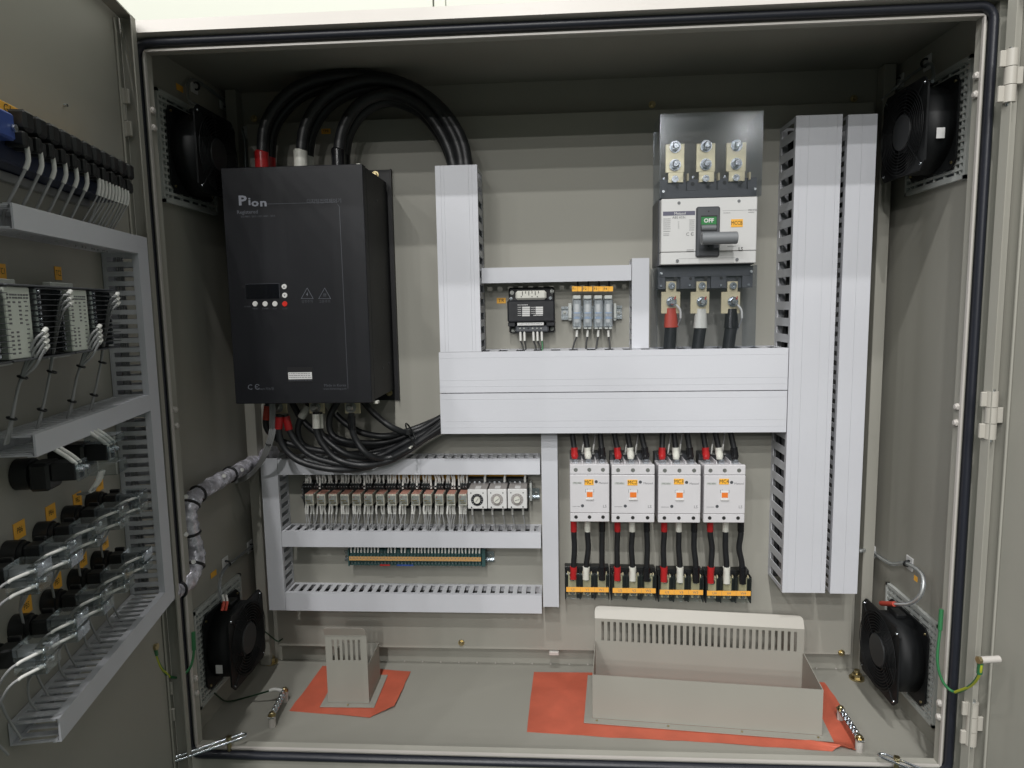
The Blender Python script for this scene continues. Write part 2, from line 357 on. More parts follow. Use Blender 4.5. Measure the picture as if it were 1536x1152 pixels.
def bond(pts, label, boss, bd, F=I4):
    th = thing("bonding_wire", label, "earth wire", pts[0], F)
    part("wire_jacket", MB().tube(pts, .0024, 8), 'greenw', th)
    k = [Vector(pts[-1])*.7+Vector(pts[-3])*.3 if False else Vector(p) for p in pts[len(pts)//2:]]
    part("yellow_stripe", MB().tube([p+Vector((0, -.0012, 0.0004)) for p in k], .0023, 8), 'ygw', th)
    part("lug_sleeve", MB().tube([pts[-2], pts[-1]], .0042, 8, 1), 'greenw', th); part("lug_sleeve", MB().tube([pts[0], pts[1]], .0038, 8, 1), 'greenw', th)
    part("stud", MB().cyl(boss, Vector(boss)+Vector(bd), .0055, 12), 'lip', th); c = Vector(boss); part("stud_nut", MB().cyl(c, c-Vector(bd).normalized()*.005, .006, 6), 'brass', th)
bs = at(1471, 990, -.445)
bond([at(1412, 914, -.338), at(1410, 945, -.342), at(1406, 990, -.350), at(1414, 1022, -.358), at(1432, 1038, -.37), at(1456, 1028, -.41), at(1469, 1010, -.44), bs],
     "green and yellow earth wire from the right wall to the right door", bs, (.030, .004, 0))
bs = at(232, 970, -.44)
bond([at(290, 948, -.338), at(291, 975, -.342), at(286, 1000, -.352), at(272, 1014, -.362), at(255, 1015, -.39), at(241, 1000, -.42), at(234, 982, -.435), bs],
     "green and yellow earth wire from the left wall to the left door", bs, (-.022, 0, 0))

# ------------------------------------------------------------------ cable ducts
def frame_axes(o, A, W, N): return Matrix(((A[0], W[0], N[0], o[0]), (A[1], W[1], N[1], o[1]), (A[2], W[2], N[2], o[2]), (0, 0, 0, 1)))
def duct(label, o, A, W, N, L, wd, dp, pitch, F=I4, grooves=(), fill=None, slot=.5, c0=0., c1=None, group=None):
    T = frame_axes(o, A, W, N); th = thing("cable_duct", label, "cable duct", o, F, group); FF = F @ T
    part("duct_base", MB().box(0, L, .0, wd, .0005, .0022), 'pvcin', th, FF)
    def wall(y0, y1):
        mb = MB().box(0, L, y0, y1, .0024, dp*.13).box(0, L, y0, y1, dp*.86, dp-.004)
        n = max(1, int(L/pitch)); q = L/n
        for i in range(n+1):
            a = max(0, i*q-q*(1-slot)/2); b = min(L, i*q+q*(1-slot)/2); mb.box(a, b, y0, y1, dp*.13, dp*.86)
        return part("slotted_wall", mb, 'pvcin', th, FF)
    wall(.0002, .002); wall(wd-.002, wd-.0002)
    c1 = L if c1 is None else c1; mb = MB(); edges = [-.0008]+[wd*g for g in grooves]+[wd+.0008]
    for i in range(len(edges)-1):
        a, b = edges[i]+(.0001 if i else 0), edges[i+1]-(.0001 if i < len(edges)-2 else 0)
        mb.box(c0, c1, a, b, dp-.0022, dp-(.00015 if i % 2 else 0))
    if grooves: mb.box(c0, c1, 0, wd, dp-.0032, dp-.0024)
    mb.box(c0, c1, -.0008, .0, dp-.009, dp-.0023).box(c0, c1, wd, wd+.0008, dp-.009, dp-.0023)
    part("duct_cover", mb, 'pvc', th, FF)
    return th
X_, Z_, NY = (1, 0, 0), (0, 0, 1), (0, -1, 0); mX = (-1, 0, 0)
G = (.12, .2, .8, .88); G2 = (.14, .30, .86)
def vduct(label, x0, x1, z0, z1, d, pitch, **k): return duct(label, (x1, -.0005, z0), Z_, mX, NY, z1-z0, x1-x0, d, pitch, **k)
def hduct(label, x0, x1, z0, z1, d, pitch, **k): return duct(label, (x0, -.0005, z0), X_, Z_, NY, x1-x0, z1-z0, d, pitch, **k)
vduct("wide upright grey cable duct right of the black regulator, black cables entering its top", -.2387, -.1552, -.0955, .2795, .1, .0285, grooves=G)
hduct("upper of the two stacked wide horizontal cable ducts", -.2428, .4655, -.1800, -.0968, .1, .036, grooves=G2)
hduct("lower of the two stacked wide horizontal cable ducts", -.2430, .4655, -.2668, -.1835, .1, .036, grooves=G2)
vduct("widest full height upright cable duct, left of the pair at the right edge", .4680, .5535, -.6085, .3525, .1, .0325, grooves=(.1, .32, .72, .9))
vduct("narrow full height upright cable duct nearest the right wall", .5655, .6185, -.6095, .3510, .1, .0195, grooves=(.5,))
hduct("short horizontal cable duct above the transformer and fuse holders", -.1548, .1568, .0462, .0762, .06, .0215)
vduct("short upright cable duct between the fuse holders and the main breaker", .1590, .1925, -.0960, .0905, .06, .0215)
vduct("slim upright cable duct between the timers and the contactors", -.0330, .0000, -.668, -.2680, .06, .0215, c0=.004)
vduct("upright cable duct at the left end of the relay rows", -.6545, -.6180, -.6795, -.3280, .06, .0205, c0=0)
hduct("top horizontal cable duct above the row of relays", -.6165, -.0370, -.3645, -.3315, .06, .0196)
hduct("middle horizontal cable duct between relays and small terminal strip", -.6165, -.0370, -.5295, -.4955, .06, .0196)
hduct("bottom horizontal cable duct under the small terminal strip", -.6165, -.0370, -.6790, -.6385, .06, .0196)
# on the left door (door frame coordinates: x = n, y = -s)
UD = (0, -1, 0); ND = (1, 0, 0)
duct("upper horizontal cable duct on the left door under the blue terminals", (.0005, -.152, .086), UD, Z_, ND, .327, .0245, .052, .0135, F=FL)
duct("middle horizontal cable duct on the left door under the input modules", (.0005, -.152, -.1505), UD, Z_, ND, .328, .0225, .052, .0135, F=FL)
duct("lowest horizontal cable duct on the left door under the push button wiring", (.0005, -.112, -.468), UD, Z_, ND, .375, .026, .052, .0155, F=FL)
duct("upright cable duct on the left door beside the hinges", (.0005, -.113, -.441), Z_, UD, ND, .553, .038, .052, .0139, F=FL)

# control wires inside the relay ducts, those by the slots added to darken them
rw = random.Random(9)
for zc_, nm, xs in ((-.350, "top", (-.60, -.05)), (-.514, "middle", (-.60, -.05)), (-.660, "bottom", (-.60, -.05))):
    for k in range(7):
        pts = [(xs[0]+(xs[1]-xs[0])*i/9, -.010-.0062*k+rw.uniform(-.002, .002), zc_+.0085+rw.uniform(-.0035, .001)) for i in range(10)]
        solo("control_wire", MB().tube(pts, .0019, 6, 3), 'cable', "black wire added to darken the top slots of the %s duct of the relay section" % nm, "control wire", group="wires lying in the relay ducts")
    for k in range(9):
        y_ = -.008-.0042*(k % 9); pts = [(xs[0]+(xs[1]-xs[0])*i/7, y_+rw.uniform(-.003, .003), zc_+rw.uniform(-.010, .010)) for i in range(8)]
        solo("control_wire", MB().tube(pts, .0016, 6, 3), 'cable' if k % 3 else 'gcable', "%s wire lying inside the %s duct of the relay section" % (("grey", "black", "black")[k % 3], nm), "control wire", group="wires lying in the relay ducts")
for k in range(5):
    pts = [(.480+.016*k+rw.uniform(-.006, .006), -.03-.012*(k % 4), z) for z in (-.60, -.4, -.2, 0, .2, .34)]
    solo("power_cable", MB().tube(pts, .006, 8, 4), 'cable', "black cable standing inside the widest upright duct at the right", "power cable", group="cables inside the right hand duct")
    if k < 3:
        pts = [(.578+.014*k+rw.uniform(-.004, .004), -.03-.018*(k % 3), z) for z in (-.60, -.4, -.2, 0, .2, .34)]
        solo("power_cable", MB().tube(pts, .005, 8, 4), 'cable', "black cable standing inside the narrow upright duct at the right", "power cable", group="cables inside the narrow right duct")
# ------------------------------------------------------------------ fans with grilles
def fan(side, yc, zc, tag):
    X = WX1 if side > 0 else WX0; s = -side
    gr = thing("vent_grille", "pale slotted vent grille on the cabinet wall behind the %s fan" % tag, "vent grille", (X, yc, zc))
    mb = MB(); q = .102
    for a in (-1, 1):
        mb.box(X+s*.0005, X+s*.008, yc-q, yc+q, zc+a*q-(.006 if a > 0 else 0), zc+a*q+(.006 if a < 0 else 0))
        mb.box(X+s*.0005, X+s*.008, yc+a*q-(.006 if a > 0 else 0), yc+a*q+(.006 if a < 0 else 0), zc-q, zc+q)
        mb.box(X+s*.0005, X+s*.006, yc+a*.083-.0015, yc+a*.083+.0015, zc-q+.006, zc+q-.006)
        mb.box(X+s*.0005, X+s*.006, yc-q+.006, yc+q-.006, zc+a*.083-.0015, zc+a*.083+.0015)
        mb.box(X+s*.0005, X+s*.006, yc-q+.006, yc+q-.006, zc+a*.0925-.001, zc+a*.0925+.001)
    part("grille_frame", mb, 'grille', gr)
    part("grille_backing", MB().box(X+s*.0001, X+s*.0009, yc-q+.004, yc+q-.004, zc-q+.004, zc+q-.004), 'dkgrey', gr)
    for i in range(17):
        z = zc-.0955+i*.01194; part("slat", MB().box(X+s*.001, X+s*.0068, yc-q+.006, yc+q-.006, z-.0023, z+.0023), 'grille', gr)
    for i in range(5):
        y = yc-.068+i*.034; part("cross_bar", MB().box(X+s*.001, X+s*.0058, y-.0015, y+.0015, zc-q+.006, zc+q-.006), 'grille', gr)
    f = thing("cooling_fan", "black square axial fan at the %s of the cabinet" % tag, "fan", (X, yc, zc)); h = .080
    x0, x1 = X+s*.0095, X+s*.065; n = 28
    def sq(xa, xb, hole):
        mb = MB(); ins = []; out = []
        for i in range(32):
            a = 2*math.pi*(i+.5)/32; c_, s_ = math.cos(a), math.sin(a); k = h/max(abs(c_), abs(s_)); k = min(k, h*1.30)
            ins.append((c_*hole, s_*hole)); out.append((c_*k, s_*k))
        vs = [(xa, yc+p[0], zc+p[1]) for p in ins]+[(xa, yc+p[0], zc+p[1]) for p in out]+[(xb, yc+p[0], zc+p[1]) for p in ins]+[(xb, yc+p[0], zc+p[1]) for p in out]
        fs = []
        for i in range(32):
            j = (i+1) % 32; fs += [(i, j, 32+j, 32+i), (64+i, 96+i, 96+j, 64+j), (32+i, 32+j, 96+j, 96+i), (i, 64+i, 64+j, j)]
        return mb.add(vs, fs)
    part("rear_flange", sq(x0, x0+s*.0035, .074), 'blkm', f); part("front_flange", sq(x1-s*.0035, x1, .074), 'blkm', f)
    dr_ = MB().ring((x0+s*.0036, yc, zc), (s, 0, 0), .074, .0775, .0485, 40); dr_.sm = [True]*len(dr_.f); part("fan_drum", dr_, 'blkm', f)
    gd = MB()
    for i in range(8): gd.torus((x1+s*.0035, yc, zc), (1, 0, 0), .0385+i*.0055, .0009, 40, 5)
    for k_ in range(4):
        a = R(45+90*k_); c_, s_ = math.cos(a), math.sin(a)
        gd.cyl((x1+s*.0022, yc+c_*.012, zc+s_*.012), (x1+s*.0022, yc+c_*.098, zc+s_*.098), .0012, 6)
    for k_ in range(4):
        a = R(90*k_+10); c_, s_ = math.cos(a), math.sin(a); gd.cyl((x1+s*.0022, yc+c_*.012, zc+s_*.012), (x1+s*.0022, yc+c_*.076, zc+s_*.076), .001, 6)
    part("finger_guard", gd, 'blkm', f)
    hb = part("hub", MB().cyl((x0+s*.006, yc, zc), (x1-s*.002, yc, zc), .036, 28), 'blk', f); part("hub_disc", MB().cyl((x1+s*.002, yc, zc), (x1+s*.0042, yc, zc), .033, 32, .0315), 'dkhub', f)
    for k_ in range(7):
        a = 2*math.pi*k_/7; vs = []
        for rr in (.036, .071):
            for da, xx in ((-.22, .016), (.30, .044)): vs.append((x0+s*xx, yc+rr*math.cos(a+da), zc+rr*math.sin(a+da)))
        vs += [(v[0]+s*.0015, v[1], v[2]) for v in vs]
        part("blade", MB().add(vs, [(0, 1, 3, 2), (4, 6, 7, 5), (0, 4, 5, 1), (2, 3, 7, 6), (0, 2, 6, 4), (1, 5, 7, 3)]), 'blkm', f)
    for a in (-1, 1):
        for b in (-1, 1):
            part("fan_screw", MB().screw((x1, yc+a*.069, zc+b*.069), (s, 0, 0), .0028, .002), 'steel', f)
            part("fan_screw", MB().screw((x0+s*.0036, yc+a*.069, zc+b*.069), (s, 0, 0), .0028, .002), 'brass', f)
    lz = zc-.02 if zc > 0 else zc-.028
    if (side > 0) == (zc > 0): part("rating_label", MB().box(x0+s*.022, x0+s*.036, yc-.0785, yc-.0778, lz-.009, lz+.009), 'white', f)
    part("terminal_box", MB().box(x0+s*.014, x0+s*.034, yc-.022, yc+.012, zc+.076, zc+.086, .002), 'blk', f)
    return f
fan(1, -.142, -.710, "lower right"); fan(1, -.142, .305, "upper right"); fan(-1, -.145, .303, "upper left"); fan(-1, -.150, -.700, "lower left")

# fan leads, tie mounts, small wall tags
def mount(p, nrm, label):
    p = Vector(p); n = Vector(nrm); th = thing("cable_tie_mount", label, "tie mount", p)
    if abs(n.x) > .5: part("mount_pad", MB().box(p.x, p.x+n.x*.003, p.y-.013, p.y+.013, p.z-.014, p.z+.014, .001), 'white', th); c = p+n*.006; e = Vector((0, 1, .35))
    else: part("mount_pad", MB().box(p.x-.013, p.x+.013, p.y, p.y-.003, p.z-.014, p.z+.014, .001), 'white', th); c = p+n*.006; e = Vector((1, 0, -.3))
    part("cable_tie", MB().torus(c, e, .007, .0022, 16, 5), 'blk', th)
m1 = atX(1310, 826, .713); m2 = atX(1366, 845, .713)
mount((.7126, m1.y, m1.z), (-1, 0, 0), "white tie mount on the right wall nearest the back corner"); mount((.7126, m2.y, m2.z), (-1, 0, 0), "white tie mount on the right wall above the lower right fan")
th = solo("conduit_wire", MB().tube([at(1291, 826, -.03), (.706, m1.y, m1.z), atX(1335, 845, .700), (.704, m2.y, m2.z), atX(1383, 862, .69), atX(1382, 890, .68), atX(1365, 905, .675), atX(1340, 906, .665)], .0042, 10), 'clrw',
     "clear sleeved fan lead held to the right wall by white mounts", "fan lead")
part("lead_core", MB().tube([at(1291, 826, -.03), (.706, m1.y, m1.z), atX(1335, 845, .700), (.704, m2.y, m2.z), atX(1383, 862, .69), atX(1382, 890, .68), atX(1365, 905, .675), atX(1340, 906, .665)], .0022, 8), 'sleeve', th)
part("red_terminal", MB().cyl(atX(1342, 906, .665), atX(1322, 905, .665), .005, 10), 'redd', th)
m3 = atX(338, 845, -.728); m4 = atX(375, 820, -.728)
mount((-.7298, m3.y, m3.z), (1, 0, 0), "white tie mount above the lower left fan grille"); mount((-.7298, m4.y, m4.z), (1, 0, 0), "white tie mount on the left wall near the back corner")
th = solo("conduit_wire", MB().tube([atX(385, 812, -.722), atX(375, 822, -.72), atX(342, 848, -.72), atX(331, 865, -.715), atX(330, 890, -.705), atX(337, 905, -.69)], .0036, 10), 'clrw', "clear sleeved fan lead along the lower left wall", "fan lead")
part("lead_core", MB().tube([atX(385, 812, -.722), atX(375, 822, -.72), atX(342, 848, -.72), atX(331, 865, -.715), atX(330, 890, -.705), atX(337, 905, -.69)], .0018, 8), 'gcable', th)
for dx in (0, 5): part("red_terminal", MB().cyl(atX(336+dx, 902, -.664), atX(333+dx, 916, -.664), .0030, 10), 'redd', th, label="red crimp terminal"); part("sleeve", MB().cyl(atX(334+dx, 892, -.668), atX(336+dx, 902, -.664), .0024, 8), 'sleeve', th)
m5 = atX(291, 129, -.728); m6 = atX(334, 155, -.728); mount((-.7298, m5.y, m5.z), (1, 0, 0), "tie mount above the upper left fan, nearer the opening"); mount((-.7298, m6.y, m6.z), (1, 0, 0), "tie mount above the upper left fan, nearer the back")
p = at(364, 199, .037); mount((p.x, .0395, p.z), (0, -1, 0), "tie mount on the back panel beside the upper left fan")
solo("conduit_wire", MB().tube([atX(300, 160, -.69), atX(283, 150, -.71), atX(282, 125, -.72), atX(296, 122, -.722), atX(334, 150, -.722), at(352, 180, .02), at(364, 200, .028), at(368, 240, .028), at(371, 420, .028), at(378, 620, .028), at(388, 690, .028), at(398, 720, .028)], .0036, 8), 'clrw', "clear sleeved lead running down the back left corner", "fan lead")
m7 = atX(1393, 94, .713); m8 = atX(1352, 122, .713); mount((.7126, m7.y, m7.z), (-1, 0, 0), "tie mount above the upper right fan, nearer the opening"); mount((.7126, m8.y, m8.z), (-1, 0, 0), "tie mount above the upper right fan, nearer the back")
solo("conduit_wire", MB().tube([atX(1399, 122, .665), atX(1400, 108, .690), atX(1392, 96, .704), atX(1352, 124, .704), at(1322, 150, .01)], .0030, 8), 'clrw', "clear sleeved lead above the upper right fan", "fan lead")
for px, py, X, s_, lb in ((320, 861, WX0, 1, "small orange tag on the left wall above the lower fan"), (269, 132, WX0, 1, "small orange tag on the left wall by the upper fan"),):
    p = atX(px, py, X); solo("wall_tag", MB().box(X+s_*.0003, X+s_*.001, p.y-.012, p.y+.012, p.z-.006, p.z+.006), 'orange', lb, "label")
p = atX(1378, 868, .70)
solo("wire_tag", MB().box(p.x-.006, p.x-.005, p.y-.006, p.y+.006, p.z-.005, p.z+.005), 'orange', "small orange tag wrapped on the clear fan lead", "label")
p = at(489, 197, -.0005); tg = solo("device_tag", MB().box(p.x-.010, p.x+.010, -.0012, -.0003, p.z-.0055, p.z+.0055), 'orange', "small orange TPR tag on the plate between the big arching cables", "label"); text("TPR", p.x, -.0014, p.z, .008, 'ink', tg)

# ------------------------------------------------------------------ black power regulator
inv = thing("power_regulator", "tall black power regulator box with display, white buttons and silver lettering", "power regulator", (-.499, 0, -.19))
IX0, IX1, IZ0, IZ1, ID = -.6368, -.3612, -.1870, .2685, -.195
part("housing", MB().box(IX0+.002, IX1-.012, ID+.016, -.004, IZ0+.002, IZ1-.002), 'invs', inv)
fc = part("front_cover", MB().box(IX0, IX1, ID, ID+.022, IZ0, IZ1, .0012).box(IX1-.0018, IX1, ID+.0225, -.012, IZ0+.004, IZ1-.003).box(IX0, IX0+.0018, ID+.0225, -.012, IZ0+.004, IZ1-.003), 'inv', inv)
part("mounting_flange", MB().box(IX0-.012, -.3505, -.0035, -.0005, -.2085, .2940).box(-.3525, -.3505, -.012, -.0036, -.2085, .2940), 'invs', inv)
for px, py in ((563, 262), (584, 589)): p = at(px, py, -.004); part("flange_bolt", MB().hexbolt((min(p.x, -.358), -.004, p.z), (0, -1, 0), .0055, .006), 'brass', inv)
for px, py in ((565, 301), (577, 280), (575, 433), (583, 545), (574, 552)): p = atX(px, py, IX1+.0001); part("side_hole", MB().cyl((IX1+.0002, p.y, p.z), (IX1+.0012, p.y, p.z), .0028, 10), 'gask', inv)
p = at(549, 605, -.17); part("edge_clip", MB().box(IX1-.004, IX1+.004, -.17, -.155, IZ0-.006, IZ0, .001), 'whb', inv)
p = at(537, 245, -.17); part("edge_clip", MB().box(p.x-.004, p.x+.004, -.17, -.155, IZ1, IZ1+.006, .001), 'whb', inv)
YI = ID-.0004; sI = (1.5+ID)/FOC
def it(s, px, py, hp, m='print_', **k):
    p = at(px, py, YI); return text(s, p.x, YI, p.z, hp*sI*1.35, m, inv, **k)
it("P", 363.5, 301.5, 14.5, 'logo', bold=.03, sx=1.3, name='logo'); it("i", 374.2, 302.6, 11.5, 'logo', bold=.02, sx=1.5, name='logo'); it("o", 382.5, 304.4, 11.5, 'logo', bold=.03, sx=1.35, name='logo'); it("n", 395, 304.4, 11.5, 'logo', bold=.03, sx=1.45, name='logo')
it("디지털전력제어기", 486, 302, 5.4, 'printd'); it("Registered", 371, 318.2, 5.6, 'printd', bold=.01)
it("ISO 9001 : 2015 / ISO 14001 : 2015", 387, 324.6, 2.7, 'printd')
a, b, c, e = at(400, 306, YI), at(506, 306, YI), at(509, 310, YI), at(522, 583, YI)
ln = MB().box(a.x, b.x, YI, YI+.0003, a.z-.0004, a.z+.0004)
ln.add([(b.x, YI, b.z-.0004), (c.x-.0004, YI, c.z), (c.x+.0004, YI, c.z), (b.x, YI, b.z+.0004)], [(0, 1, 2, 3)])
ln.add([(c.x-.0004, YI, c.z), (e.x-.0004, YI, e.z), (e.x+.0004, YI, e.z), (c.x+.0004, YI, c.z)], [(0, 1, 2, 3)]); part("outline", ln, 'printd', inv)
a, b = at(368.5, 426.5, ID), at(419.5, 447.5, ID)
part("display", MB().box(a.x, b.x, ID-.0006, ID-.0001, b.z, a.z), 'screen', inv)
part("display_border", MB().box(a.x-.0006, b.x+.0006, ID-.0004, ID-.0001, a.z+.0001, a.z+.0006).box(b.x+.0001, b.x+.0006, ID-.0004, ID-.0001, b.z, a.z), 'printd', inv)
for px, py, m_, tx in ((426.5, 430, 'buttonw', '▲'), (427.3, 443, 'buttonw', '▼'), (382.8, 455.8, 'buttonw', ''), (397.8, 455.8, 'buttonw', ''), (412.5, 455.8, 'buttonw', ''), (427.4, 455.8, 'buttonr', '')):
    p = at(px, py, ID); bt = part("button", MB().cyl((p.x, ID-.0001, p.z), (p.x, ID-.0016, p.z), .0052, 24, .0048), m_, inv)
    if tx: part("arrow", MB().prism([(p.x-.0022, p.z-.0015), (p.x+.0022, p.z-.0015), (p.x, p.z+.002)] if tx == '▲' else [(p.x-.0022, p.z+.0015), (p.x, p.z-.002), (p.x+.0022, p.z+.0015)], 'y', ID-.0020, ID-.0017), 'inkg', bt)
for px, s_ in ((383, "MENU"), (398, "ENTER"), (412.5, "RUN"), (427.5, "STOP")): it(s_, px, 463, 2.4, 'printd')
it("POWER", 371, 460, 2.2, 'printd')
for px, s_, s2 in ((460.8, "ϟ", "감전주의"), (487, "♨", "고온주의")):
    a, b, c = at(px-9, 448, YI), at(px+9, 448, YI), at(px, 432, YI); tm = MB()
    for q, w_ in ((a, b), (b, c), (c, a)): tm.tube([q, w_], .0005, 4, 1)
    part("warning_triangle", tm, 'print_', inv); it(s2, px, 452.5, 3.6, 'printd')
    mbz = MB(); p = at(px, 442, YI)
    if s_ == "ϟ": mbz.prism([(p.x+.0005, p.z+.004), (p.x-.0018, p.z-.0004), (p.x-.0002, p.z-.0004), (p.x-.001, p.z-.004), (p.x+.0018, p.z+.0006), (p.x+.0003, p.z+.0006), (p.x+.0014, p.z+.004)], 'y', YI, YI-.0002)
    else:
        for k in (-1, 0, 1): mbz.tube([(p.x+k*.002, YI, p.z-.001), (p.x+k*.002+.0006, YI, p.z+.0006), (p.x+k*.002, YI, p.z+.0024)], .0003, 4, 3)
        mbz.box(p.x-.0032, p.x+.0032, YI-.0002, YI, p.z-.0028, p.z-.0022)
    part("warning_symbol", mbz, 'print_', inv)
a, b = at(431, 551, ID), at(470, 573, ID); lp = part("nameplate", MB().box(a.x, b.x, ID-.0008, ID-.0001, b.z, a.z), 'invs', inv)
a, b = at(432.5, 558.5, ID), at(468.5, 568.5, ID); lq = part("nameplate_sticker", MB().box(a.x, b.x, ID-.0012, ID-.0009, b.z, a.z), 'white', inv)
def lines(parent, px0, px1, pys, Y, m_, seed, hh=.0006, F=I4):
    rr = random.Random(seed); mb = MB()
    for y in pys:
        a, b = at(px0, y, Y), at(px1, y, Y); x = a.x; sp = b.x-a.x
        while x < b.x-sp*.05:
            w_ = sp*rr.uniform(.03, .11); mb.box(x, min(b.x, x+w_), Y-.0002, Y, a.z-hh, a.z+hh); x += w_+sp*rr.uniform(.012, .04)
    return part("fine_print", mb, m_, parent, F)
lines(inv, 433.5, 467, (560.5, 563.3, 566.2), ID-.0015, 'inkg', 3, .0005); it("Pion", 438, 555.3, 5, 'winkt', bold=.03); it("LNR032WA1", 461, 555.3, 2.4, 'printd')
lines(inv, 433, 468, (571,), ID-.0012, 'printd', 4, .0005)
it("C Є", 380.5, 581, 8.5, 'print_'); it("Smart 지능형", 398.5, 583.4, 3.6, 'printd'); it("Made in Korea", 502.5, 578, 4.3, 'printd'); it("www.hitranolog.com", 502.5, 583.2, 3.2, 'printd')
p = at(365, 430, ID); part("sensor_dot", MB().cyl((p.x, ID, p.z), (p.x, ID-.0006, p.z), .0025, 16), 'invs', inv)
for px, nm in ((419.5, "left"), (476, "middle"), (529, "right")):
    a, b = at(px-12, 600, -.10), at(px+12, 620, -.10)
    tb = part("output_busbar", MB().box(a.x, b.x, -.103, -.098, b.z, IZ0+.004, .0006), 'tin', inv)
    c = at(px-3, 611, -.104); part("terminal_bolt", MB().hexbolt((c.x, -.1035, c.z), (0, -1, 0), .0088, .009), 'steeld', tb)
# big arching cables on top, in pairs
arcs = (("red", 'red', 396, [(397, 225), (400, 190), (417, 158), (447, 131), (492, 116), (540, 112), (592, 120), (640, 143), (675, 178), (694, 215), (700, 250), (702, 275)]),
        ("white", 'whb', 452, [(455, 225), (461, 188), (483, 152), (520, 128), (566, 119), (615, 130), (652, 158), (676, 195), (688, 225), (692, 250), (694, 275)]),
        ("black", 'blb', 507, [(511, 225), (517, 192), (535, 162), (560, 145), (590, 141), (628, 157), (655, 188), (672, 220), (680, 250), (683, 275)]))
for nm, bm, bx, P in arcs:
    for k in (0, 1):
        Y = -.100+k*.036; pts = []
        for i, (x, y) in enumerate(P):
            f = min(1, i/6); yy = Y*(1-f)+(-.083+k*.034)*f; q = at(x, y, -.09); pts.append((q.x-(.004*k if i > 3 else 0), yy, min(q.z-(k*.004), .468)))
        base = Vector((pts[0][0]-.003, Y, IZ1+.002))
        th = solo("power_cable", MB().tube([base]+pts, .0118, 14), 'cable', "thick black cable arching from the %s boot on the regulator top, %s of its pair" % (nm, ("front", "rear")[k]), "power cable", group="arching supply cables")
        part("cable_boot", MB().cyl(base, base+Vector((.0005, 0, .046-k*.004)), .0138, 20).cyl(base+Vector((.0005, 0, .046-k*.004)), base+Vector((.0008, 0, .049-k*.004)), .0138, 20, .0120), bm, th)
# cables below it
low = [([(419, 622), (418, 640), (424, 668), (450, 692), (500, 704), (550, 701), (600, 680), (640, 655), (668, 636)], -.125, 'red', 5, "red"),
 ([(428, 622), (433, 642), (446, 665), (472, 686), (520, 697), (570, 692), (620, 666), (668, 630)], -.115, 'red', 5, "red"),
 ([(402, 606), (399, 638), (414, 657), (442, 668), (500, 679), (560, 682), (612, 664), (668, 640)], -.095, 'redd', 3, "hidden red"),
 ([(474, 618), (475, 645), (484, 666), (508, 690), (548, 698), (592, 688), (640, 657), (668, 642)], -.12, 'whb', 5, "white"),
 ([(479, 618), (480, 645), (492, 662), (522, 682), (562, 686), (612, 662), (668, 634)], -.105, 'whb', 5, "white"),
 ([(463, 606), (450, 630), (447, 650), (456, 668), (484, 678), (540, 680), (600, 666), (640, 648), (668, 632)], -.085, 'whb', 4, "white"),
 ([(527, 620), (528, 642), (535, 662), (552, 682), (578, 688), (612, 673), (668, 630)], -.125, 'blb', 5, "black"),
 ([(507, 602), (495, 625), (497, 650), (520, 662), (570, 664), (620, 650), (668, 628)], -.09, 'blb', 3, "black"),
 ([(545, 602), (563, 622), (592, 643), (622, 648), (668, 622)], -.09, 'blb', 2, "black"),
 ([(438, 604), (455, 632), (482, 652), (530, 668), (590, 664), (630, 648), (668, 626)], -.075, 'blb', 2, "black"),
 ([(488, 602), (510, 628), (540, 648), (580, 654), (622, 643), (668, 624)], -.075, 'whb', 3, "white")]
ends = ((-.2470, -.030, -.208), (-.2470, -.050, -.204), (-.2470, -.020, -.232))
for i, (P, Y, bm, bl, nm) in enumerate(low):
    pts = [at(x, y, Y+(.05*j/len(P) if j > len(P)//2 else 0)) for j, (x, y) in enumerate(P)]
    th = solo("power_cable", MB().tube(pts, .0068, 12), 'cable', "black cable with %s boot, %s of the loops hanging under the regulator" % (nm, ordn(i)), "power cable", group="looping cables under the regulator")
    d = (pts[1]-pts[0]); L_ = min(.030, d.length); b0 = pts[0]+d.normalized()*.004
    if bm != 'blb' or i == 6: part("cable_boot", MB().tube([b0, b0+d.normalized()*L_], .0082, 12, 1), bm if bm != 'blb' else 'blb', th)
p = at(617, 652, -.10); tt = thing("cable_tie", "black cable tie strapping the loops together left of the wide duct", "cable tie", p)
part("tie_band", MB().torus(p, (1, .1, .45), .026, .0018, 24, 6), 'blk', tt); part("tie_head", MB().box(p.x-.004, p.x+.004, p.y-.034, p.y-.026, p.z+.006, p.z+.017, .001), 'blk', tt)
part("tie_tail", MB().box(p.x, p.x+.005, p.y-.03, p.y-.012, p.z-.024, p.z-.021, .0005), 'whb', tt)
# grey bundle to the left
for k in range(4):
    o = (k-1.5)
    solo("control_wire", MB().tube([at(408+o*2, 600, -.12), at(409+o*2.4, 625, -.125), at(408+o*2.6, 650, -.13), at(399+o*2.6, 678, -.12), at(385+o*1.6, 702, -.09), at(370, 716+o*2, -.06), at(352, 722+o*2, -.03)], .0019, 8), 'gcable', "grey control wire in the bundle curving left under the regulator", "control wire", group="grey wire bundle under the regulator")
solo("cable_tie", MB().torus(at(403, 666, -.125), (.3, 0, 1), .0062, .0012, 16, 5), 'blk', "small tie round the grey wire bundle under the regulator", "cable tie")

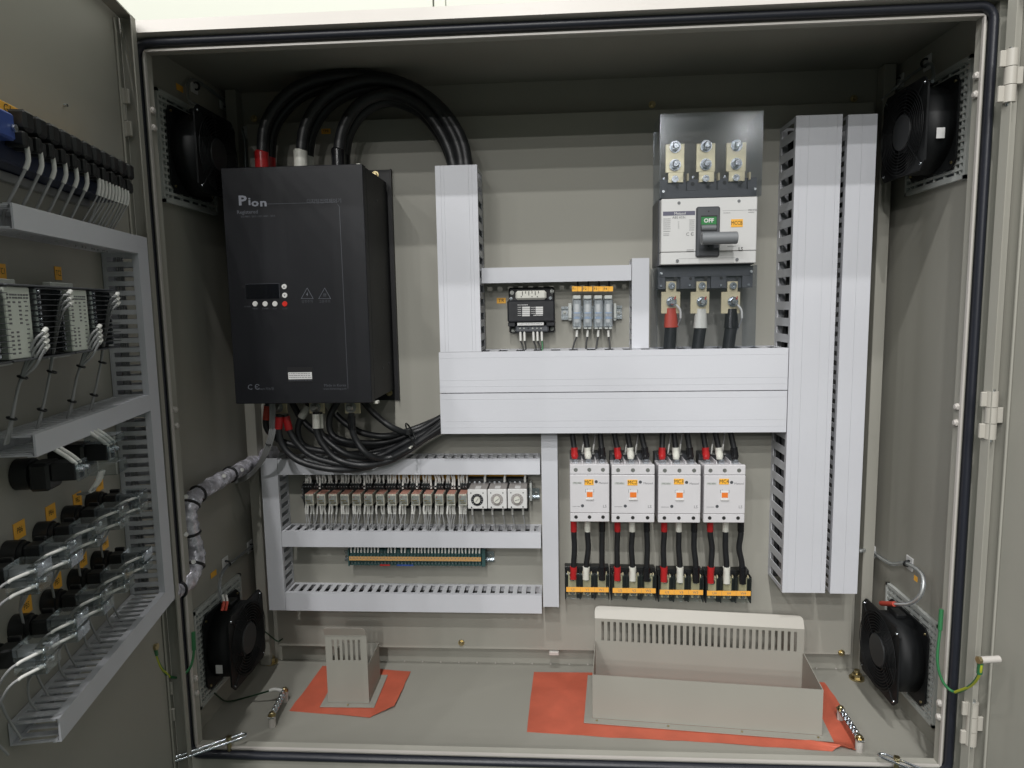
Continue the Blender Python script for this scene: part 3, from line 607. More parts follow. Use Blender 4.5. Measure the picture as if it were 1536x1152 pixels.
# silver wrapped harness going to the left door
hp = [at(236, 893, -.40), at(252, 890, -.38), at(268, 884, -.34), at(284, 868, -.315), atX(293, 848, -.690), atX(293, 824, -.695), atX(287, 800, -.70), atX(283, 778, -.70), atX(286, 757, -.70), atX(297, 741, -.700), atX(322, 725, -.700), atX(345, 712, -.700), atX(372, 698, -.700), atX(392, 686, -.695), at(410, 678, -.01)]
hs = solo("wire_harness", MB().tube(hp, .0150, 16, 6, rf=lambda t_: .93+.16*abs(math.sin(t_*24))), 'silver', "silver wrapped wire harness bound with black ties leading to the left door", "wire harness")
TI = [i for i in range(1, len(hp)-1)]
for i in (2, 4, 6, 8, 9, 11, 13):
    a = hp[i]; d = (hp[i+1]-hp[i-1]).normalized(); part("cable_tie", MB().torus(a, d, .0158, .0029, 20, 6), 'blk', hs)
for px, py, X in ((279, 802, -.684), (290, 843, -.674), (279, 745, -.684), (336, 714, -.684), (363, 705, -.684)):
    c = atX(px, py, X); nn = (CAM-c).normalized(); part("snap_button", MB().cyl(c, c+nn*.002, .0044, 14, .0036), 'buttonw', hs)

# ------------------------------------------------------------------ main breaker
MY = -.11
mc = thing("main_breaker", "large white and grey moulded case main breaker with grey handle, switched OFF", "circuit breaker", (.30, 0, .0))
BX0, BX1, BZ0, BZ1 = .2095, .3950, .0735, .2010
part("breaker_body", MB().box(BX0-.002, BX1+.002, -.088, -.0005, BZ0-.002, BZ1+.002, .001), 'dkgrey', mc)
part("breaker_base", MB().box(BX0+.001, BX1-.001, -.074, -.0006, .026, BZ0-.0025).box(BX0+.001, BX1-.001, -.074, -.0006, BZ1+.0025, .2430), 'dkgrey', mc)
part("front_cover", MB().box(BX0, BX1, MY, -.0885, BZ0+.024, BZ1, .0015).box(BX0, BX1, MY+.0015, -.0885, BZ0, BZ0+.0235, .0012), 'white', mc)
sM = (1.5+MY)/FOC
def mt(s, px, py, hp, m='inkg', par=None, Y=MY-.0004, **k):
    p = at(px, py, Y); return text(s, p.x, Y, p.z, hp*(1.5+Y)/FOC*1.35, m, par or mc, **k)
a, b = at(994.5, 317.5, MY), at(1042.5, 322.5, MY); part("title_band", MB().box(a.x, b.x, MY-.0004, MY-.0001, b.z, a.z), 'bandi', mc); mt("Metasol", 1020, 320.2, 3.9, 'winkt', Y=MY-.0008)
mt("ABS 603c", 1018.5, 326.2, 3.6, 'inkg')
lines(mc, 995, 1006, (328.5, 331.5, 334.5, 337.5, 340.5, 343.5, 347), MY-.0004, 'inkg', 11, .0005); lines(mc, 1034, 1042, (330, 333, 336, 339, 342, 345), MY-.0004, 'inkg', 12, .0005)
lines(mc, 995, 1004, (350.8, 353), MY-.0004, 'inkg', 13, .0004); lines(mc, 1017, 1019, (333, 336, 339, 342), MY-.0004, 'inkg', 14, .0004)
mt("C Є", 1035, 351.5, 5.0, 'inkg'); lines(mc, 1030, 1041, (374.8, 376.6), MY-.0004, 'inkg', 15, .0004); lines(mc, 1085, 1096, (319.5,), MY-.0004, 'inkg', 16, .0004); lines(mc, 1091, 1104, (369.5,), MY-.0004, 'inkg', 17, .0004)
mt("MCCB", 1129, 315.3, 3.2, 'inkg'); lines(mc, 1122, 1132, (318.8,), MY-.0004, 'inkg', 18, .0004); mt("LS", 1111, 373.5, 5.0, 'ink', bold=.02)
a = at(997, 314.8, MY); b = at(1134, 314.8, MY); part("cover_line", MB().box(at(1084, 315, MY).x, b.x, MY-.0002, MY, b.z-.0002, b.z+.0002).box(at(1018, 387, MY).x, at(1104, 387, MY).x, MY+.0012, MY+.0015, at(1060, 387, MY).z-.0003, at(1060, 387, MY).z), 'inkg', mc)
for px, py in ((1018.5, 304.5), (1108.5, 301.6), (1016, 391.2), (1105.5, 389.2)):
    p = at(px, py, MY); part("cover_screw", MB().ring((p.x, MY-.0001, p.z), (0, -1, 0), .0018, .0031, .0006, 18).cyl((p.x, MY, p.z), (p.x, MY-.0004, p.z), .0017, 12), 'midgrey', mc)
a, b = at(1044, 310.5, MY), at(1080, 385, MY); hx0, hx1 = a.x, b.x
pl = part("handle_surround", MB().box(hx0, hx1-.002, MY-.0055, MY+.003, b.z, a.z, .003), 'dkgrey', mc)
a, b = at(1051.5, 323.5, MY-.006), at(1075.5, 346, MY-.006); part("window_recess", MB().box(a.x, b.x, MY-.0064, MY-.0056, b.z, a.z), 'ink', mc)
gx0, gz1 = a.x+.0007, a.z; a2 = at(1075, 336.5, MY-.006); part("off_flag", MB().box(a.x+.0004, b.x-.0015, MY-.0072, MY-.0065, a2.z, a.z-.0026), 'green', mc)
part("handle_slide", MB().cyl((a.x+.001, MY-.004, a2.z-.006), (b.x-.002, MY-.004, a2.z-.006), .0062, 20), 'midgrey', mc)
mt("OFF", 1063.3, 331, 6.0, 'winkt', Y=MY-.0076, bold=.03)
a, b = at(1052.5, 358, -.15), at(1105, 356.5, -.15)
hd = part("handle", MB().cyl(a, b, .0118, 28, cap=False).cyl(a, a+(b-a)*.001, .0118, 28, .0085).cyl(b, b+(b-a)*.0-Vector((0, 0, 0))+Vector((.0008, 0, 0)), .0118, 28, .011), 'midgrey', mc)
part("handle_bore", MB().cyl(a-(b-a).normalized()*.0005, a+(b-a)*.02, .0078, 20), 'dkgrey', hd)
part("handle_arm", MB().box((a.x+b.x)/2-.022, (a.x+b.x)/2-.004, -.146, MY-.002, a.z-.007, a.z+.007, .002), 'midgrey', mc)
for px, py in ((1063, 317), (1062.5, 369.5)): p = at(px, py, MY-.0056); part("surround_hole", MB().cyl((p.x, MY-.0056, p.z), (p.x, MY-.0059, p.z), .0014, 10), 'ink', mc)
a, b = at(1096.5, 329, MY), at(1114, 340.3, MY); tg = part("orange_label", MB().box(a.x, b.x, MY-.0008, MY-.0001, b.z, a.z), 'orange', mc); mt("MCCB", 1105.2, 334.7, 5.6, 'ink', Y=MY-.0011, sx=.78)
# terminal covers: smoked boxes with open back
def tcover(name, x0, x1, z0, z1, yf, mm, par, open_=None):
    mb = MB().box(x0, x1, yf, yf+.002, z0, z1).box(x0, x0+.002, yf+.0022, -.003, z0, z1).box(x1-.002, x1, yf+.0022, -.003, z0, z1)
    return part(name, mb, mm, par)
tcover("upper_terminal_cover", .2078, .4060, .2045, .3655, -.097, 'smoke', mc); tcover("lower_terminal_cover", .2040, .4010, -.0945, .0700, -.097, 'smoke', mc)
for (px0, px1, py0, py1) in ((998, 1026, 217, 259), (1044, 1072, 216, 258), (1089, 1118, 215, 257)):
    a, b = at(px0, py0, -.076), at(px1, py1, -.076); bb = part("terminal_bar", MB().box(a.x, b.x, -.0795, -.0745, b.z, a.z, .0006).box(a.x+.006, b.x-.002, -.0795, -.0745, b.z-.019, b.z), 'tin', mc)
    cx = (a.x+b.x)/2
    for dz in (-.006, -.041): part("terminal_bolt", MB().hexbolt((cx, -.080, a.z+dz), (0, -1, 0), .0085, .012), 'steel', bb)
    part("terminal_screw", MB().ring((cx, -.080, b.z-.013), (0, -1, 0), .003, .0068, .005, 18).cyl((cx, -.080, b.z-.013), (cx, -.083, b.z-.013), .003, 10), 'steel', bb)
    part("barrier_fin", MB().box(b.x+.004, b.x+.007, -.090, -.0745, b.z-.018, b.z-.004), 'cream', mc)
bd = part("upper_mask", MB().box(.2105, .4000, -.0835, -.0745, .2060, .2195).box(.2105, .2235, -.0835, -.0745, .2200, .2420).box(.2640, .2830, -.0835, -.0745, .2200, .2420).box(.3240, .3440, -.0835, -.0745, .2200, .2420).box(.3830, .4000, -.0835, -.0745, .2200, .2420), 'dkgrey', mc)
part("lower_mask", MB().box(.2085, .3965, -.0835, -.0745, .0500, .0690).box(.2085, .2220, -.0835, -.0745, .0260, .0495).box(.2530, .2810, -.0835, -.0745, .0260, .0495).box(.3140, .3440, -.0835, -.0745, .0260, .0495).box(.3760, .3965, -.0835, -.0745, .0260, .0495), 'dkgrey', mc)
for px, py in ((1039, 276), (1063, 276), (1087, 274), (1111, 274), (1016, 277), (1036, 418), (1059, 417), (1082, 417), (1013, 418), (1106, 417)):
    p = at(px, py, -.084); part("mask_hole", MB().cyl((p.x, -.0836, p.z), (p.x, -.0842, p.z), .0040 if px % 2 else .0030, 14), 'ink', mc)
for px, py in ((995, 287.5), (1132.5, 283.5), (995.5, 268), (1039, 266), (1087, 265), (992, 410), (1127, 407), (991.5, 429), (1034.5, 428), (1081, 428), (1123, 427)):
    p = at(px, py, -.084 if px not in (995, 1132.5, 992, 1127) else -.098); part("cover_screw", MB().screw((p.x, p.y, p.z), (0, -1, 0), .0030 if p.y < -.09 else .0026, .002), 'steel', mc)
for px0, px1, xc in ((992, 1020, 1007), (1036, 1063.5, 1052.5), (1082, 1109.5, 1099)):
    a, b = at(px0, 438, -.078), at(px1, 470, -.078); n0 = at(xc-8, 423, -.078); n1 = at(xc+7, 438, -.078)
    bb = part("terminal_bar", MB().box(a.x, b.x, -.0795, -.0745, b.z, a.z, .0006).box(n0.x, n1.x, -.0795, -.0745, a.z, n0.z+.001), 'cream', mc)
    p = at(xc, 428.5, -.08); part("terminal_screw", MB().ring((p.x, -.0798, p.z), (0, -1, 0), .003, .0070, .006, 18).cyl((p.x, -.0798, p.z), (p.x, -.083, p.z), .003, 10), 'steel', bb)
    p = at(xc, 452.5, -.08); part("terminal_bolt", MB().hexbolt((p.x, -.0798, p.z), (0, -1, 0), .0078, .013), 'steel', bb)
    part("paint_mark", MB().tube([(p.x+.001, -.0932, p.z), (p.x+.005, -.0925, p.z+.006), (p.x+.007, -.088, p.z+.010)], .0012, 5, 2), 'red', bb)
for nm, bm, P in (("red", 'redd', [(1006, 462), (1006, 494), (1003, 524)]), ("white", 'whb', [(1051, 463), (1050, 495), (1044, 524)]), ("black", 'blb', [(1097, 463), (1096, 495), (1090, 524)])):
    for k in (0, 1):
        pts = [at(x, y, -.072+.03*k) for x, y in P]; pts[2].z = -.12
        th = solo("power_cable", MB().tube([pts[0]+(pts[1]-pts[0])*.8]+pts[1:], .0122, 14), 'cable', "thick black cable with %s boot under the main breaker, %s of its pair" % (nm, ("front", "rear")[k]), "power cable", group="outgoing cables of the main breaker")
        part("cable_boot", MB().tube([pts[0], pts[0]+(pts[1]-pts[0])*.9], .0142, 18, 2, rf=lambda t_: .78+.22*min(1, t_*2.2)), bm, th)
for px, k in ((1007, 1), (1099, 1)):
    pts = [at(px+7, 457, -.088), at(px+13, 465, -.088), at(px+14, 477, -.085), at(px+9, 490, -.075), at(px+2, 505, -.07), at(px, 524, -.06)]
    th = solo("control_wire", MB().tube(pts, .0016, 8), 'gcable', "thin sensing wire curling from the %s lower breaker bolt" % ("red phase" if px == 1007 else "black phase"), "control wire")
    part("sleeve", MB().tube(pts[:3], .0023, 8), 'sleeve', th)

# ------------------------------------------------------------------ transformer and its tag
p = at(752, 451, 0); tg = solo("device_tag", MB().box(p.x-.010, p.x+.010, -.0012, -.0003, p.z-.006, p.z+.006), 'orange', "small orange TR tag left of the transformer", "label"); text("TR", p.x, -.0014, p.z, .011, 'ink', tg)
tr = thing("transformer", "small black control transformer with white nameplate beside the TR tag", "transformer", (-.053, 0, -.055))
def pr(px0, py0, px1, py1, Y): a = at(px0, (py0+py1)/2, Y); b = at(px1, (py0+py1)/2, Y); c = at((px0+px1)/2, py0, Y); d = at((px0+px1)/2, py1, Y); return a.x, b.x, d.z, c.z
x0, x1, z0, z1 = pr(763.5, 431, 832, 499, -.006); part("foot_frame", MB().box(x0, x1, -.010, -.0006, z0, z1, .003), 'blk', tr)
x0, x1, z0, z1 = pr(761, 450, 832, 483, -.050); part("core_cover", MB().box(x0, x1, -.052, -.0105, z0, z1, .003), 'coredark', tr); tx0, tx1, tz0 = x0, x1, z0
part("core_step", MB().box(x0+.0005, x0+.016, -.047, -.011, z0-.009, z0-.0005, .001).box(x1-.018, x1-.0005, -.047, -.011, z0-.009, z0-.0005, .001), 'coredark', tr)
x0, x1, z0, z1 = pr(773.5, 436, 819.5, 449.7, -.040); part("top_terminals", MB().box(x0, x1, -.046, -.012, z0, z1, .004), 'whb', tr)
for i in range(6): xx = x0+.014+i*.0068; part("terminal_slot", MB().box(xx, xx+.0014, -.0466, -.0461, z1-.010+(i % 2)*.004, z1-.001), 'ink', tr)
for px in (782, 798, 806): p = at(px, 445, -.047); part("terminal_slot", MB().box(p.x-.001, p.x+.001, -.0466, -.0461, p.z-.001, p.z+.001), 'ink', tr)
x0, x1, z0, z1 = pr(773, 490, 823, 499, -.045); part("terminal_strip", MB().box(x0, x1, -.044, -.011, z0+.001, z1+.002, .003), 'dkgrey', tr)
x0, x1, z0, z1 = pr(776, 484, 815.5, 488, -.048); part("number_strip", MB().box(x0, x1, -.0482, -.030, z0, z1), 'white', tr); lines(tr, 779, 813, (486,), -.0485, 'inkg', 21, .0005)
for px, w_, rows in ((789, 11.5, 5), (809, 11, 4)):
    for k in range(rows):
        x0, x1, z0, z1 = pr(px-w_/2, 460+k*2.95, px+w_/2, 462.5+k*2.95, -.0525); part("nameplate", MB().box(x0, x1, -.0526, -.0521, z0, z1), 'white', tr)
lines(tr, 776.5, 782, (461, 464, 467, 470, 473), -.0523, 'winkt', 22, .0005); lines(tr, 796, 803, (461, 464, 467, 470), -.0523, 'winkt', 23, .0005); lines(tr, 776.5, 792, (457.5,), -.0523, 'winkt', 24, .0007); lines(tr, 800, 814, (473,), -.0523, 'winkt', 25, .0009)
for px, py in ((768, 439), (828, 437), (770, 495.5), (828, 493)): p = at(px, py, -.011); part("foot_bolt", MB().hexbolt((p.x, -.0102, p.z), (0, -1, 0), .0032, .004), 'steeld', tr)
for px, py in ((766.5, 448), (825.5, 447)): p = at(px, py, -.03); part("core_bolt", MB().hexbolt((p.x, -.03, p.z), (0, -1, 0), .0024, .004), 'steel', tr)
for i, px in enumerate((780, 786, 792.5, 799, 805.5, 811.5)):
    p = at(px, 492.5, -.045); part("terminal_screw", MB().screw((p.x, -.0442, p.z), (0, -1, 0), .0019, .001), 'steeld' if i != 2 else 'ink', tr)
for i, (px, ex) in enumerate(((780.5, 786), (786.5, 788), (800, 805), (806, 812), (812.5, 813))):
    pts = [at(px, 497, -.040), at(px+.5, 511, -.038), at((px+ex)/2+1, 519, -.04), (at(ex, 525, -.045).x, -.045, -.104)]
    th = solo("control_wire", MB().tube(pts, .0016, 8), 'cable' if i < 4 else 'greenw', "%s wire with white sleeve from the left under the transformer" % ordn(i), "control wire", group="wires under the transformer"); part("sleeve", MB().tube(pts[:2], .0025, 8, 1), 'sleeve', th)

# ------------------------------------------------------------------ fuse holders on their rail
def rail(name_label, px0, px1, py0, py1, Y=-.008, holes=((0, 0),)):
    x0, x1, z0, z1 = pr(px0, py0, px1, py1, Y); th = thing("din_rail", name_label, "mounting rail", (x0, 0, (z0+z1)/2)); q = (z1-z0)*.16
    part("rail_strip", MB().box(x0, x1, -.003, -.0006, z0+q, z1-q).box(x0, x1, -.0085, -.0031, z1-q-.001, z1-q).box(x0, x1, -.0085, -.0031, z0+q, z0+q+.001).box(x0, x1, -.0092, -.0082, z1-q, z1).box(x0, x1, -.0092, -.0082, z0, z0+q), 'steel', th)
    for px in (px0+5, px1-5): p = at(px, (py0+py1)/2, -.003); part("rail_screw", MB().hexbolt((p.x, -.0031, p.z), (0, -1, 0), .0028, .003), 'steeld', th)
    return th
rail("short zinc rail carrying the four clear fuse holders", 842, 933, 459, 479)
for px, w_, lb in ((855, 4, "left"), (922.5, 3, "right")):
    x0, x1, z0, z1 = pr(px-w_/2-.5, 455, px+w_/2+.5, 481, -.03); solo("end_clamp", MB().box(x0, x1, -.030, -.0095, z0, z1, .001).box(x0, x1, -.034, -.0302, z0+.005, z1-.005, .001), 'grille', "zinc end clamp at the %s of the fuse holders" % lb, "end clamp")
for i, px in enumerate((865.5, 881.5, 897.5, 912.5)):
    x0, x1, z0, z1 = pr(px-6.5, 443, px+6.5, 493.5, -.045)
    fh = thing("fuse_holder", "%s clear fuse holder from the left on the short rail" % ordn(i), "fuse holder", ((x0+x1)/2, 0, z0), group="clear fuse holders")
    part("holder_base", MB().box(x0, x1, -.024, -.0096, z0, z1, .001), 'grille', fh)
    part("holder_case", MB().box(x0, x1, -.050, -.0242, z0+.004, z1-.008, .002), 'clrw', fh); part("top_tab", MB().box(x0+.001, x1-.001, -.044, -.0242, z1-.0075, z1, .001), 'grille', fh)
    xc = (x0+x1)/2; part("fuse_body", MB().cyl((xc, -.038, z0+.014), (xc, -.038, z1-.018), .0048, 16), 'white', fh); part("fuse_cap", MB().cyl((xc, -.038, z1-.018), (xc, -.038, z1-.012), .005, 16), 'steel', fh); part("fuse_cap", MB().cyl((xc, -.038, z0+.009), (xc, -.038, z0+.014), .005, 16), 'steel', fh)
    part("fuse_band", MB().cyl((xc, -.038, z0+.0215), (xc, -.038, z0+.0275), .0051, 16).cyl((xc, -.038, z0+.0320), (xc, -.038, z0+.0345), .0051, 16), 'bluel', fh); part("fuse_print", MB().box(xc-.002, xc+.002, -.0438, -.0432, z0+.0285, z0+.031), 'inkg', fh)
    part("rating_print", MB().box(x0+.0018, x1-.0018, -.0506, -.0502, z0+.0225, z0+.0240).box(x0+.0018, x1-.0018, -.0506, -.0502, z0+.0335, z0+.035), 'bluel', fh)
    part("bottom_clip", MB().box(x0+.0015, xc-.001, -.046, -.0242, z0, z0+.0035, .0006).box(xc+.001, x1-.0015, -.046, -.0242, z0, z0+.0035, .0006), 'grille', fh)
    a0, a1, b0, b1 = pr(px-7.5, 429.5, px+7.8, 437, -.05); tg = solo("device_tag", MB().box(a0, (a0+a1)/2+.0005, -.050, -.049, b0, b1).box((a0+a1)/2+.001, a1-.001, -.048, -.047, b0, b1), 'orange', "orange tag above the %s clear fuse holder from the left" % ordn(i), "label", group="orange fuse tags"); text("F%d" % (i+1), a0+.0045, -.0503, (b0+b1)/2, .0075, 'ink', tg)
    pts = [at(px, 495, -.035), at(px-.5+(.8 if i == 3 else 0), 505, -.034), at(px-(4, 2, 2, -2)[i], 514, -.038), (at(px-(8, 3, 4, -3)[i], 520, -.045).x, -.045, -.104)]
    th = solo("control_wire", MB().tube(pts, .0019, 8), 'cable', "black wire leaving the bottom of the %s fuse holder from the left" % ordn(i), "control wire", group="wires under the fuse holders"); part("sleeve", MB().tube(pts[:2], .0027, 8, 1), 'sleeve', th)
    pts = [at(px+1.5, 431, -.036), at(px+1, 425, -.036), at(px+1, 412, -.036)]; solo("control_wire", MB().tube(pts, .0019, 8), 'cable', "black wire entering the top of the %s fuse holder from the left" % ordn(i), "control wire", group="wires above the fuse holders")

# ------------------------------------------------------------------ contactors
CY = -.100
cables_x = [[(862, 882, 903), (927, 946, 968), (993, 1014, 1035), (1059, 1079, 1102)], ]
for i, (px0, px1, py0, py1, tag) in enumerate(((855, 914, 687, 783, "MC1"), (917.5, 982, 687.5, 784, "MC2"), (987.5, 1051, 688, 784.5, "MC3"), (1056, 1118, 688, 784.5, "MC4"))):
    x0, x1, z0, z1 = pr(px0, py0+10, px1, py1, CY); w_ = x1-x0; cx = (x0+x1)/2
    ct = thing("contactor", "white three pole contactor with orange %s label" % tag, "contactor", (cx, 0, z0), group="contactors below the wide ducts")
    part("contactor_base", MB().box(x0+.002, x1-.002, -.034, -.0006, z0-.004, z1+.010, .001), 'dkgrey', ct)
    part("contactor_body", MB().box(x0+.0006, x1-.0006, -.0885, -.0345, z0+.001, z1-.004, .001), 'white2', ct)
    zl, zh = z0+(z1-z0)*.155, z0+(z1-z0)*.825
    part("front_face", MB().box(x0, x1, CY, -.089, zl+.0005, zh, .0012), 'white2', ct)
    part("terminal_shroud", MB().box(x0, x1, CY+.0012, -.089, zh+.0007, z1, .0012), 'white2', ct); part("terminal_shroud", MB().box(x0, x1, CY+.0012, -.089, z0, zl-.0002, .0012), 'white2', ct)
    for k in range(3):
        xx = x0+w_*(.15+.345*k); part("screw_port", MB().ring((xx, CY+.0011, z1-(z1-z0)*.09), (0, -1, 0), .0028, .0042, .0004, 16).cyl((xx, CY+.0012, z1-(z1-z0)*.09), (xx, CY+.0008, z1-(z1-z0)*.09), .0028, 12), 'steeld', ct)
        part("screw_port", MB().cyl((xx, CY+.0011, z0+(z1-z0)*.085), (xx, CY+.0006, z0+(z1-z0)*.085), .0038, 14), 'ink', ct)
        part("lug", MB().box(xx-.006, xx+.006, -.072, -.050, z1-.0038, z1+.004, .0008).cyl((xx, -.070, z1+.0042), (xx, -.070, z1+.0060), .0045, 12), 'steel', ct)
        if k < 2: part("pole_barrier", MB().box(xx+w_*.16, xx+w_*.185, -.088, -.036, z1-.004, z1+.005), 'white2', ct)
    for k in range(4): xx = x0+w_*(.10+.26*k); part("coil_screw", MB().box(xx-.004, xx+.004, -.050, -.035, z1+.0105, z1+.0145, .001).screw((xx, -.0505, z1+.0125), (0, -1, 0), .0020, .001), 'steeld', ct)
    px = px0; s_ = (px1-px0)/60.
    wx0, wx1, wz0, wz1 = pr(px0+24*s_, py0+48, px0+36*s_, py0+62.5, CY); part("indicator_frame", MB().box(wx0, wx1, CY-.0010, CY+.001, wz0, wz1-.001, .0006), 'white', ct)
    part("indicator", MB().box(wx0+.0022, wx1-.0022, CY-.0015, CY-.0010, wz0+.006, wz1-.004), 'orsw', ct); part("indicator_drawn_shadow_gap", MB().box(wx0-.0007, wx0, CY-.0006, CY-.0001, wz1-.005, wz1+.002).box(wx1, wx1+.0007, CY-.0006, CY-.0001, wz1-.005, wz1+.002).box(wx0+.003, wx0+.0036, CY-.0006, CY-.0001, wz1+.001, wz1+.003), 'inkg', ct)  # solid grey strips stand in for the shaded gap around the indicator frame
    part("indicator_shelf", MB().box(wx0, wx1, CY-.0030, CY-.0011, wz0, wz0+.0035, .0006), 'white', ct)
    a0, a1, b0, b1 = pr(px0+22*s_, py0+32-(2 if i > 1 else 0), px0+36*s_, py0+40.5-(2 if i > 1 else 0), CY); tg = part("orange_label", MB().box(a0, a1, CY-.0008, CY-.0001, b0, b1), 'orange', ct)
    text(tag, (a0+a1)/2, CY-.0011, (b0+b1)/2, .0112, 'ink', ct, sx=.9)
    for ax, az in ((px0+40*s_, py0+35.5), (px0+19*s_, py0+71.5)): p = at(ax, az, CY); part("face_port", MB().ring((p.x, CY-.0001, p.z), (0, -1, 0), .0018, .0033, .0004, 14).cyl((p.x, CY, p.z), (p.x, CY-.0003, p.z), .0018, 10), 'dkgrey', ct)
    def ctt(s2, px_, py_, hp, m_='inkg', **k): p = at(px_, py_, CY-.0003); text(s2, p.x, CY-.0003, p.z, hp*sM*1.35, m_, ct, **k)
    a0, a1, b0, b1 = pr(px0+4*s_, py0+35.8, px0+18*s_, py0+39, CY); part("type_plate", MB().box(a0, a1, CY-.0003, CY-.0001, b0, b1), 'grille', ct); ctt("MC-65a", px0+11*s_, py0+37.4, 2.6, 'inkg'); ctt("Metasol", px0+51*s_, py0+37.5, 3.4, 'inkg'); ctt("LS", px0+53*s_, py0+72.5, 4.6, 'inkg')
    lines(ct, px0+4*s_, px0+15*s_, (py0+72.5,), CY-.0003, 'inkg', 40+i, .0004)
    trio = cables_x[0][i]; nms = (("red", 'red'), ("white", 'whb'), ("black", 'blb'))
    dxs = ((-5, -6, -4), (-8, -7, -9), (1, -4, -6), (-6, -8, -8))[i]
    for k in range(3):
        px = trio[k]; nm, bm = nms[k]; yb = 690
        pts = [at(px+dxs[k], 640, -.062), at(px+dxs[k]*.6, 655, -.064), at(px+dxs[k]*.25, 668, -.066), at(px, 679, -.068)]; pts[0].z = -.262; e = Vector((at(px, 690, -.068).x, -.070, z1+.006))
        th = solo("power_cable", MB().tube(pts[:3]+[at(px, 676, -.068), e+Vector((0, 0, .006))], .0058, 12), 'cable', "black cable with %s boot entering the top of the %s contactor" % (nm, tag), "power cable", group="cables above the contactors")
        part("cable_boot", MB().tube([e, e*.5+pts[3]*.5, pts[3]*.3+pts[2]*.7], .0064, 14, 3, rf=lambda t_: (.98, 1.16)[t_ > .3]), bm if bm != 'blb' else 'blb', th)
        tops = ((860.5, 881, 903), (926, 948, 970), (996, 1018, 1041), (1065, 1088, 1111))[i][k]; bots = ((860, 879, 903), (926, 949, 970), (996, 1020, 1044), (1066, 1090, 1114))[i][k]
        bz = 868 + (bots-860)*.028
        mid = ((1.5, 2.5, 0), (-.5, -1.5, 1), (-1, -1, -1.5), (2.5, -1, -4))[i][k]
        a = at(tops, 783, -.060); a.z = z0+.004; b = at(bots, bz, -.052)
        th = solo("power_cable", MB().tube([a, at(tops+.3, 800, -.060), at((tops+bots)/2+mid, 822, -.057), at(bots+mid*.3, 845, -.054), b], .0060, 12), 'cable', "black cable from the %s pole of %s down to its terminal block" % ({"red": "red booted", "white": "white booted", "black": "black booted"}[nm], tag), "power cable", group="cables below the contactors")
        part("cable_boot", MB().tube([a, at(tops+.2, 797, -.060)], .0069, 14, 1), bm, th); part("cable_boot", MB().tube([at(bots+mid*.2, 850, -.0535), at(bots, 858, -.053), b], .0069, 14, 2, rf=lambda t_: 1.12-.1*t_), bm, th)
    for k, px in enumerate(((873, 889), (938, 953), (1002, 1019), (1067, 1083))[i]):
        pts = [at(px, 681, -.044), at(px+1, 672, -.044), at(px+3, 660, -.04), at(px+4, 648, -.04)]; th = solo("control_wire", MB().tube(pts, .0013, 6), 'gcable', "thin coil wire at the %s of the %s contactor top" % (("left", "right")[k], tag), "control wire", group="coil wires above the contactors"); part("sleeve", MB().tube(pts[:2]+[pts[1]*.5+pts[2]*.5], .0019, 8, 2), 'sleeve', th)

# ------------------------------------------------------------------ motor terminal blocks
for i, (px0, px1, py0, nms) in enumerate(((847.5, 914.5, 862.5, ("U1", "V1", "W1")), (917, 985, 864, ("U2", "V2", "W2")), (987.5, 1056, 866.5, ("U3", "V3", "W3")), (1058.5, 1127.5, 868, ("U4", "V4", "W4")))):
    TY = -.045; x0, x1, z0, z1 = pr(px0, py0, px1, py0+36, TY); w_ = x1-x0; rz = -.020
    tb = thing("terminal_block", "black three way terminal block with orange strip marked %s %s %s" % nms, "terminal block", ((x0+x1)/2, 0, z0), group="motor terminal blocks")
    part("block_base", MB().box(x0, x1, -.022, -.0006, z0+.002, z1+.010, .001), 'blk', tb)
    for k in range(4): xx = x0+w_*(.0+.3265*k); part("partition", MB().box(xx-.0002, xx+.0025 if k < 3 else xx+.0018, -.044, -.0225, z0-.002, z1+.004, .0006), 'blk', tb)
    for k in range(2): xx = x0+w_*(.325+.33*k); part("fixing_foot", MB().box(xx-.006, xx+.006, -.030, -.002, z0-.006, z0+.006, .002).screw((xx, -.0305, z0-.001), (0, -1, 0), .003, .001), 'blk', tb)
    for k in range(3):
        xx = x0+w_*(.165+.335*k); cl = part("clamp", MB().box(xx-.009, xx+.009, -.034, -.023, z0+.004, z1-.002, .001), 'cream', tb)
        for zz in (z1-.012, z0+.011): part("clamp_screw", MB().hexbolt((xx, -.0345, zz), (0, -1, 0), .0052, .005, False).ring((xx, -.0350, zz), (0, -1, 0), .0054, .0062, .001, 14), 'steel', cl)
        part("cover_post", MB().box(xx-.0105, xx-.0085, -.040, -.034, z1-.001, z1+.004).box(xx+.0085, xx+.0105, -.040, -.034, z1-.001, z1+.004), 'cream', tb)
    part("clear_cover", MB().box(x0+.001, x1-.001, -.0475, -.0460, z0+.002, z1+.001).box(x0+.001, x1-.001, -.0459, -.036, z1-.0005, z1+.001), 'clrg', tb)
    a0, a1, b0, b1 = pr(px0+2, py0+18.5, px1-1.5, py0+25.5, -.0485); st = part("marker_strip", MB().box(a0, a1, -.0488, -.0478, b0, b1), 'orangep', tb)
    for k in range(3): text(nms[k], a0+(a1-a0)*(.17+.33*k), -.0491, (b0+b1)/2, .0078, 'inkg', tb)
    for k in (1, 2): xx = a0+(a1-a0)*k/3; part("strip_tick", MB().box(xx-.0002, xx+.0002, -.0491, -.0489, b0+.001, b1-.001), 'inkg', tb)

